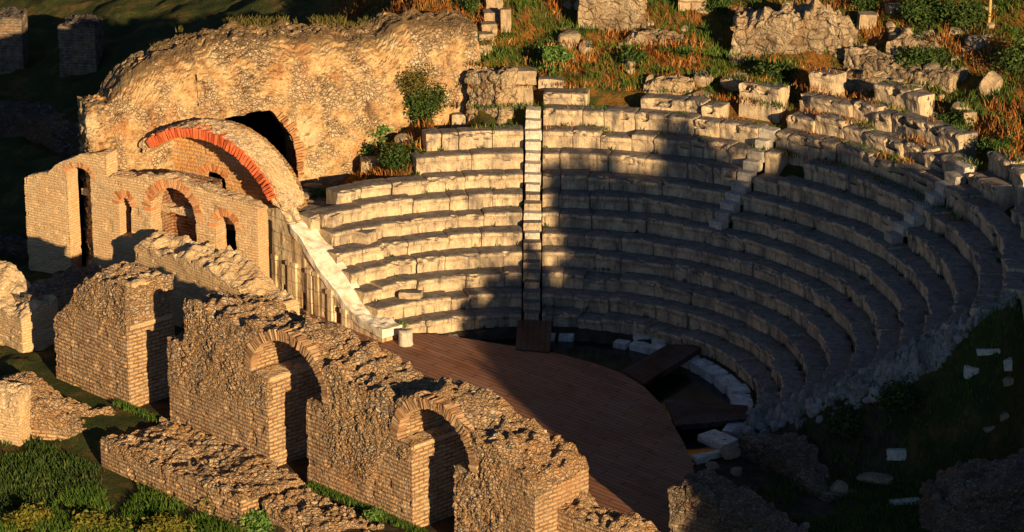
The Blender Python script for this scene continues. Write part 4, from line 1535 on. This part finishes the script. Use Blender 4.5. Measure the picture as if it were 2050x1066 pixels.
# loose small stones on the hill and the wall feet
for i in range(110):
    x, y = rs.uniform(1090, 1990), rs.uniform(-6, 200)
    p = PT(x, y)
    if math.hypot(p[0], p[1]) < 18.2:
        continue
    w = float(rs.uniform(.18, .45) * (2.0 if rs.random() < .2 else 1))
    put(rubs_w[int(rs.integers(5))], 'rubble_stone', 'loose tan stone half sunk in the grass of the hill above the seats', 'rubble', x, y, (w, w * .8, w * .7), float(rs.uniform(0, 6)), sink=.3, tilt=.3, group='loose stones on the hill')
for i in range(26):
    s, d = rs.uniform(.3, 8.), rs.uniform(.2, TF - .2)
    q = pF.world(s, d)
    w = float(rs.uniform(.14, .34))
    zt = float(np.interp(s, [0, f_end, f_end + .4, 8], [.16, .16, .05, -.0]))
    if f_end - .1 < s < f_end + .5:
        continue
    o = link('rubble_stone', rubs_w[i % 5])
    o.scale = (w / 2, w * .4, w * .3)
    o.location = (q[0], q[1], zt + .07)
    o.rotation_euler = (rs.uniform(-.3, .3), rs.uniform(-.3, .3), rs.uniform(0, 6))
    tag(o, 'small broken stone lying on top of the low foreground wall', 'rubble', 'stones on the low foreground wall')

# wooden stake at the upper right
p = PT(1979, 54)
stake = thing('wooden_stake', 'thin yellowish wooden stake standing in the shrubs at the top right', 'stake', p)
V, F = [], []
for i in range(13):
    z = -.2 + 1.9 * i / 12
    for j in range(8):
        a = math.pi * 2 * j / 8
        V.append((.055 * math.cos(a) + .02 * math.sin(z * 2), .055 * math.sin(a), z))
for i in range(12):
    for j in range(8):
        F.append([i * 8 + j, i * 8 + (j + 1) % 8, (i + 1) * 8 + (j + 1) % 8, (i + 1) * 8 + j])
F.append([12 * 8 + j for j in range(8)])
link('shaft', make_mesh('shaft', V, F, M_post), stake)
c = P(482, 1032, -.62)
fp = thing('wooden_stake', 'dark stub of a post in the weeds at the bottom left', 'stake', c)
link('shaft', make_mesh('shaft', np.array(V) * np.array([1.1, 1.1, .42]), F, M_bark), fp)

# ------------------------------------------------------------------ plants


def leaves(C, size, rs, up=.2, aspect=2.2):
    """one small bent leaf (two triangles) per centre"""
    n = len(C)
    d = rs.normal(size=(n, 3))
    d[:, 2] = d[:, 2] * .7 + up
    d /= np.linalg.norm(d, axis=1, keepdims=True)
    e = np.cross(d, rs.normal(size=(n, 3)))
    e /= np.linalg.norm(e, axis=1, keepdims=True)
    s = size * rs.uniform(.6, 1.3, (n, 1))
    V = np.stack([C - d * s, C + e * s / aspect, C + d * s, C - e * s / aspect], 1).reshape(-1, 3)
    F = np.arange(4 * n).reshape(n, 4)
    return V, F


def crown_points(n, rx, ry, rz, rs, clumps=14, spread=.34, hollow=.45):
    c = rs.normal(size=(clumps, 3))
    c /= np.linalg.norm(c, axis=1, keepdims=True)
    c *= rs.uniform(hollow, .82, (clumps, 1))
    w = rs.uniform(.6, 1.3, clumps)
    k = rs.choice(clumps, n, p=w / w.sum())
    o = rs.normal(size=(n, 3))
    o /= np.linalg.norm(o, axis=1, keepdims=True)
    o *= (rs.random((n, 1))**.4) * spread * w[k][:, None]
    return (c[k] + o) * np.array([rx, ry, rz])


def shrub(label, px, py, w, h, mat, n=900, leaf=.07, seed=0, z=None, cat='shrub', name='shrub'):
    p = PT(px, py) if z is None else P(px, py, z)
    rs = np.random.default_rng(seed + 500)
    t = thing(name, label, cat, (p[0], p[1], p[2]))
    C = crown_points(int(n * 1.5), w / 2, w * .4, h / 2, rs, 26, .5, .15)
    C[:, 2] *= 1.15
    C[:, 2] += h * .45 + .10 * w * fbm(C, 2.2 / w, 2, seed)
    far_ = rs.random(len(C)) < .10                         # loose outer twigs
    C[far_] *= rs.uniform(1.05, 1.4, (far_.sum(), 1))
    C = C[C[:, 2] > -.05]
    V, F = leaves(C, leaf * .85, rs, .4)
    link('foliage', make_mesh('foliage', V, F, mat), t)
    mb = MB()
    for i in range(5):
        a = rs.uniform(0, 6.3)
        e = np.array([math.cos(a) * w * .25, math.sin(a) * w * .2, h * .6])
        b = np.array([0, 0, -.1])
        sd = np.array([.015, .012, 0])
        W = [b - sd, b + sd, b + np.array([0, .02, 0]), e * 1.0, e + sd * .4, e + np.array([0, .008, 0])]
        mb.add(W, [[0, 1, 4, 3], [1, 2, 5, 4], [2, 0, 3, 5]])
    link('stem', mb.mesh('stem', M_bark), t)
    return t


sh = [
    ('dark green bush at the edge of the black gap beside the rubble wall', 850, 236, 2.1, 1.5, M_bush, 2200),
    ('olive bush hanging on the rubble wall above the black gap bush', 828, 190, 1.5, 1.3, M_olive, 1500),
    ('round leafy green clump on the grassy slope left of the rows', 800, 332, 1.7, .85, M_bush, 1500),
    ('dark leafy bush filling the cleft left of the stacked ashlar corner', 892, 214, 1.5, 1.5, M_bush, 1700),
    ('low spreading green bush at the wall foot above the two tan blocks', 752, 286, 1.6, .7, M_fern, 1100),
    ('small green tuft between the two tan blocks and the slope clump', 742, 318, .8, .5, M_fern, 500),
    ('mossy green cushion between flat gray slabs by the red arch foot', 648, 396, 1.1, .35, M_fern, 700),
    ('small moss cushion at the outer top of the wing wall', 585, 408, .8, .3, M_fern, 500),
    ('yellow green weed tuft left of the slope clump', 712, 268, .9, .5, M_olive, 500),
    ('bright green fern clump beside the wide flat slab', 1108, 142, 1.4, .9, M_fern, 1500),
    ('dark green bush left of the stepped stones on the hill', 938, 120, .9, 1.6, M_bush, 1300),
    ('green bush at the top edge left of the stepped stones', 945, 30, .8, 1.1, M_bush, 800),
    ('dark green bush in the dry grass between the hill walls', 1268, 128, 1.2, .7, M_bush, 800),
    ('green bush right of the squared wall corner at the top edge', 1440, 26, 1.2, 1.0, M_bush, 900),
    ('green weeds right of the broken masonry wall', 1365, 122, 1.0, .6, M_bush, 600),
    ('dark bush between the low block wall and the gray fluted rock', 1560, 160, 1.6, .8, M_bush, 1000),
    ('tall bushy shrub right of the hill rock wall at the top', 1735, 22, 1.4, 1.0, M_bush, 1000),
    ('broad dark shrub around the yellow block at the top right', 1850, 50, 2.2, 1.3, M_bush, 1800),
    ('dark shrub behind the round pale boulder at the upper right', 1935, 62, 1.6, 1.4, M_bush, 1300),
    ('low green shrub under the rust topped ledge', 1855, 132, 2.2, .6, M_bush, 1000),
    ('dark shrub at the right edge of the hill', 2040, 150, 1.6, 1.6, M_bush, 1300),
    ('green shrub right of the lit row end', 1905, 262, 1.3, .8, M_bush, 900),
    ('dark shrub on the slope above the outermost row at the right', 2000, 318, 1.6, .8, M_bush, 900),
    ('leafy plant growing from the inside of the red brick vault', 322, 330, .55, .6, M_bush, 400),
    ('dark bush against the rubble heap, lower middle right', 1690, 872, 1.6, .9, M_bush, 1300),
    ('dark bush below the rubble heap at its right part', 1800, 828, 1.3, .9, M_bush, 1000),
    ('low green weeds beside the sloping rubble wall', 1610, 908, 1.2, .5, M_bush, 700),
    ('yellowish weeds at the bottom left corner, leftmost clump', 60, 1052, 1.6, .45, M_flow, 1100),
    ('yellowish weeds at the bottom edge right of the leftmost clump', 190, 1062, 1.8, .4, M_flow, 1100),
    ('rust tinged weeds at the bottom edge before the low wall', 330, 1070, 1.6, .4, M_flow, 1000),
    ('yellow weeds growing on the low foreground wall end', 455, 1022, 1.2, .6, M_flow, 800),
    ('green weeds by the dark post stub at the bottom left', 520, 1062, 1.2, .6, M_fern, 900),
    ('green weeds at the wall foot between the two arches', 752, 1044, 1.0, .4, M_fern, 600),
    ('green sprig on the stage edge behind the column stump', 806, 656, .3, .2, M_fern, 140),
]
for i, (lab, x, y, w, h, m, n) in enumerate(sh):
    z = None
    if 'vault' in lab:
        q = pb.world(pb.sz(322, 330, OFF + 1.2)[0], OFF + 1.2, pb.sz(322, 338, OFF + 1.2)[1])
        t = shrub(lab, x, y, w, h, m, n, .06, i, z=0.)
        t.location = q
        continue
    if 'hanging' in lab:
        s_, z_ = pa.sz(x, y, -.05)
        t = shrub(lab, x, y, w, h, m, n, .06, i, z=0.)
        t.location = pa.world(s_, -.1, z_)
        continue
    if 'stump' in lab:
        z = .4
    if 'cushion' in lab:
        z = 2.72
    shrub(lab, x, y, w, h, m, n, .085 if w > 1.1 else .06, i, z=z)


def blades(name, X, Y, Z, h, mat, rs, w=.018):
    n = len(X)
    a = rs.uniform(0, 6.283, n)
    lean = rs.normal(0, .28, (n, 2)) * h[:, None]
    hh = h * rs.uniform(.55, 1.25, n)
    ww = w * rs.uniform(.7, 1.5, n)
    b = np.stack([X, Y, Z - .03], 1)
    sd = np.stack([np.cos(a) * ww, np.sin(a) * ww, 0 * a], 1)
    m = b + np.stack([lean[:, 0] * .35, lean[:, 1] * .35, hh * .6], 1)
    t = b + np.stack([lean[:, 0], lean[:, 1], hh], 1)
    V = np.stack([b - sd, b + sd, m + sd * .7, t, m - sd * .7], 1).reshape(-1, 3)
    F = np.arange(5 * n).reshape(n, 5)
    o = link(name, make_mesh(name, V, F, mat))
    o['kind'] = 'stuff'
    return o


def ground_z(X, Y):
    z = terrain(X, Y)
    R = np.hypot(X, Y)
    bm = np.where((R > 16.8) & (Y > -6), .55, .16)
    q = np.stack([X, Y, 0 * X], 1)
    return z + np.where(R > 6.8, bm * fbm(q, .55, 4, 3), 0) * np.where((R < 17.0) & (R > 7), .15, 1)


rs = np.random.default_rng(9)
# hill above the seats
X = rs.uniform(-8, 24, 150000)
Y = rs.uniform(6, 36, 150000)
R = np.hypot(X, Y)
q = np.stack([X, Y, 0 * X], 1)
n1 = fbm(q, .55, 4, 90)
n2 = fbm(q, .42, 4, 91)
ok = (R > 17.0) & ((X > -3) | (Y > 17.2))
th_ = np.degrees(np.arctan2(Y, X))
ok2 = (R > 12.8) & (R < 16.8) & (th_ > 98) & (th_ < 120) & (Y < 14.6 + (X + 8) * .3)
ok = ok | ok2
g = ok & (n1 > .02)
d = ok & (n1 < .04) & (n2 > -.02)
o3 = ok & (n2 < .0) & (n1 < .02)
gi_ = np.where(g)[0][:34000]
di_ = np.where(d)[0][:22000]
oi_ = np.where(o3)[0][:12000]
for nm, idx, hh, mt in (('grass', gi_, .30, M_grass), ('dry_grass', di_, .36, M_dry), ('weeds', oi_, .24, M_olive)):
    blades(nm, X[idx], Y[idx], ground_z(X[idx], Y[idx]), hh * (.55 + .9 * rs.random(len(idx))**2), mt, rs, .016)
# weeds rooted in the joints of the seats
XW, YW, ZW = [], [], []
for i in range(150):
    k = int(rs.integers(0, 11))
    a = rs.uniform(TR[k], TL[k])
    for j in range(int(rs.integers(4, 22))):
        r = rowR(k) + .02 - abs(rs.normal(0, .05))
        XW.append(r * math.cos(a) + rs.normal(0, .05))
        YW.append(r * math.sin(a) + rs.normal(0, .05))
        ZW.append(rowz(k) - .02)
blades('weeds', np.array(XW), np.array(YW), np.array(ZW), rs.uniform(.06, .2, len(XW)), M_bush, rs, .014)
for mt_, nm_, n_, sd_ in ((M_grass, 'grass', 7000, 1), (M_dry, 'dry_grass', 4500, 2)):      # turf creeping over the topmost rows
    kk_ = rs.integers(9, 14, n_)
    aa_ = np.radians(rs.uniform(12, 98, n_))
    rr2 = R0 + SD * kk_ + rs.uniform(.2, .74, n_)
    X_, Y_ = rr2 * np.cos(aa_), rr2 * np.sin(aa_)
    q_ = np.stack([X_, Y_, 0 * X_], 1)
    ok_ = fbm(q_, .8, 3, 60 + sd_) > .09
    zz_ = np.array([rowz(int(k) + 1) for k in kk_]) - .06
    blades(nm_, X_[ok_], Y_[ok_], zz_[ok_], rs.uniform(.08, .26, ok_.sum()), mt_, rs, .016)
# yard in front
X = rs.uniform(-18.5, -1.0, 110000)
Y = rs.uniform(-14, 1.5, 110000)
v = (X + 7.9) * VV[0] + (Y + 5.49) * VV[1]
q = np.stack([X, Y, 0 * X], 1)
nn = fbm(q, .8, 3, 33)
ok = (v < -(TF + .3)) & (nn > -.22)
sh_ = ok & ((Y > -5.2 + .77 * (X + 13) + 1.2 * nn) & (X < -12.6)) | (ok & (X < -14.2 + .8 * nn) & (Y > -8.3))  # dark weeds in this corner stand in for shade on the yard
idx = np.where(sh_)[0][:6000]
blades('weeds', X[idx], Y[idx], ground_z(X[idx], Y[idx]), .2 + .1 * np.clip(nn[idx], -.5, 1), M_bush, rs, .02)
idx = np.where(ok & ~sh_)[0][:46000]
blades('grass', X[idx], Y[idx], ground_z(X[idx], Y[idx]), .26 + .18 * np.clip(nn[idx], -.5, 1), M_grass, rs, .016)
# dark ground at the right and strips at the foot of the walls
X = rs.uniform(4, 22, 60000)
Y = rs.uniform(-13, 5, 60000)
R = np.hypot(X, Y)
q = np.stack([X, Y, 0 * X], 1)
ok = (R > 9) & (np.degrees(np.arctan2(Y, X)) < np.interp(R, [7, 9, 11, 13, 15, 17], [-24, -22, -18, -12, -2, 10])) & (fbm(q, .6, 3, 8) > -.12)
idx = np.where(ok)[0][:20000]
blades('grass', X[idx], Y[idx], ground_z(X[idx], Y[idx]), np.full(len(idx), .22), M_grass, rs, .018)
s_ = np.concatenate([rs.uniform(-7.5, -.2, 2500), rs.uniform(2., 12, 3500)])
d_ = -np.abs(rs.normal(0, .12, len(s_))) - .03
W = pk.A[None] + pk.d[None] * s_[:, None] + pk.n[None] * d_[:, None]
blades('grass', W[:, 0], W[:, 1], 0 * s_ + .12, np.full(len(s_), .16), M_grass, rs, .012)
# turf growing on top of the big rubble wall
s_ = rs.uniform(3.2, 11.6, 9000)
d_ = rs.uniform(.35, TA + .3, 9000)
W = pa.A[None] + pa.d[None] * s_[:, None] + pa.n[None] * d_[:, None]
W = W + pa.n[None] * 1.7
keep = fbm(np.stack([s_, d_, 0 * s_], 1), .9, 3, 12) > .02
blades('weeds', W[keep, 0], W[keep, 1], atop(s_[keep]) - .12, rs.uniform(.08, .3, keep.sum()), M_olive, rs, .02)

# ------------------------------------------------------------------ trees on the rise to the right (they shade the theatre)


def make_tree(seed, H, rx, rz, nl, base):
    rs = np.random.default_rng(seed)
    mb = MB()

    def tube(p0, p1, r0, r1, n=8, seg=5, bend=.1):
        p0, p1 = np.array(p0, float), np.array(p1, float)
        off = rs.normal(0, bend, 3)
        V, F = [], []
        for i in range(seg + 1):
            t = i / seg
            c = p0 + (p1 - p0) * t + off * math.sin(math.pi * t)
            r = r0 + (r1 - r0) * t
            for j in range(n):
                a = 2 * math.pi * j / n
                V.append(c + np.array([r * math.cos(a), r * math.sin(a), 0]))
        for i in range(seg):
            for j in range(n):
                F.append([i * n + j, i * n + (j + 1) % n, (i + 1) * n + (j + 1) % n, (i + 1) * n + j])
        mb.add(V, F)
    tube((0, 0, -.5), (0, 0, H * .75), .34, .10, 10, 8, .3)
    for i in range(9):
        a = rs.uniform(0, 6.3)
        z = H * rs.uniform(.25, .65)
        tube((0, 0, z), (rx * .7 * math.cos(a), rx * .7 * math.sin(a), z + H * .16), .10, .03, 6, 4, .2)
    tr = mb.mesh('trunk', M_bark)
    C = crown_points(nl, rx, rx, rz, rs, 40, .36, .25)
    C[:, :2] *= np.clip(1.15 - .45 * (C[:, 2:3] / rz), .45, 1.3)
    C[:, 2] += base + rz
    V, F = leaves(C, .40, rs, .1, 1.5)
    return tr, make_mesh('crown', V, F, M_tree)


T1 = make_tree(1, 16, 4.0, 7.2, 9000, 1.4)
T2 = make_tree(2, 14, 4.4, 6.2, 9000, 1.2)


def AC(a, c):
    return a * math.cos(SUN_AZ) + c * math.sin(SUN_AZ), a * math.sin(SUN_AZ) - c * math.cos(SUN_AZ)


def place_tree(a, c, src, top, width, label):
    x, y = AC(a, c)
    z = tz(x, y)
    t = thing('tree', label, 'tree', (x, y, z), random.uniform(0, 6), 'trees shading the right side')
    H = 15.8 if src is T1 else 13.6
    k = (top - z) / H
    link('trunk', src[0], t)
    link('crown', src[1], t)
    t.scale = (width / (4.6 if src is T1 else 5.0), width / (4.6 if src is T1 else 5.0), k)


TA_ = math.tan(SUN_EL)
grove = [  # lateral place, distance to the sun side, height of the shadow edge there, half width
    (3.9, 38, 4.3, 1.9, T2), (6.6, 41, 8.6, 2.1, T1), (10.8, 38, 7.9, 3.8, T2), (15.0, 41, 6.9, 4.0, T1), (19.5, 38, 5.6, 4.2, T2), (24.5, 41, 5.8, 4.2, T1), (29., 38, 6.0, 4.2, T2),
    (5.9, 46, 6.9, 2.0, T2), (8.0, 43, 8.4, 2.4, T1), (9.0, 47, 8.2, 3.2, T1), (13., 46, 7.4, 4.2, T2), (17.4, 47, 5.6, 4.2, T1), (22., 46, 4.6, 4.2, T2), (27., 47, 5.0, 4.2, T1),
    (.6, 43, 3.0, 1.8, T1), (1.8, 36, 3.4, 2.0, T2), (4.2, 50, 4.4, 2.2, T1), (6.6, 36, 5.6, 2.4, T2), (2.6, 47, 3.9, 2.1, T2), (8.9, 36, 7.8, 2.8, T1), (12.6, 42, 7.6, 3.0, T1)]
for i, (a, c, b, w, s_) in enumerate(grove):
    place_tree(a, c, s_, b + c * TA_, w, 'tall dense evergreen tree standing off to the right behind the viewer')

# ------------------------------------------------------------------ camera, light, sky
cam = bpy.data.cameras.new('camera')
cam.sensor_width = 36.0
cam.lens = FPX / 2050 * 36
cam.clip_start = 1
cam.clip_end = 6000
co = bpy.data.objects.new('camera', cam)
col.objects.link(co)
co.location = [float(t) for t in CAM]
co.rotation_euler = (math.pi / 2 - PITCH, 0, 0)
scene.camera = co

sun = bpy.data.lights.new('sun', 'SUN')
sun.energy = 5.0
sun.angle = math.radians(.5)
sun.color = (1.0, .71, .385)
so = bpy.data.objects.new('sun', sun)
col.objects.link(so)
dirv = Vector((math.sin(SUN_AZ) * math.cos(SUN_EL), -math.cos(SUN_AZ) * math.cos(SUN_EL), math.sin(SUN_EL)))
so.rotation_euler = dirv.to_track_quat('Z', 'Y').to_euler()
so.location = (30, -40, 40)

w = bpy.data.worlds.new('World')
scene.world = w
w.use_nodes = True
nt = w.node_tree
sky = nt.nodes.new('ShaderNodeTexSky')
sky.sky_type = 'NISHITA'
sky.sun_disc = False
sky.sun_elevation = SUN_EL
sky.sun_rotation = math.pi - SUN_AZ
sky.altitude = 6000
sky.dust_density = .3
nt.links.new(sky.outputs[0], nt.nodes['Background'].inputs['Color'])
nt.nodes['Background'].inputs['Strength'].default_value = .055
scene.view_settings.view_transform = 'Standard'
scene.view_settings.look = 'None'
scene.view_settings.exposure = 0.70
scene.view_settings.gamma = 1.0
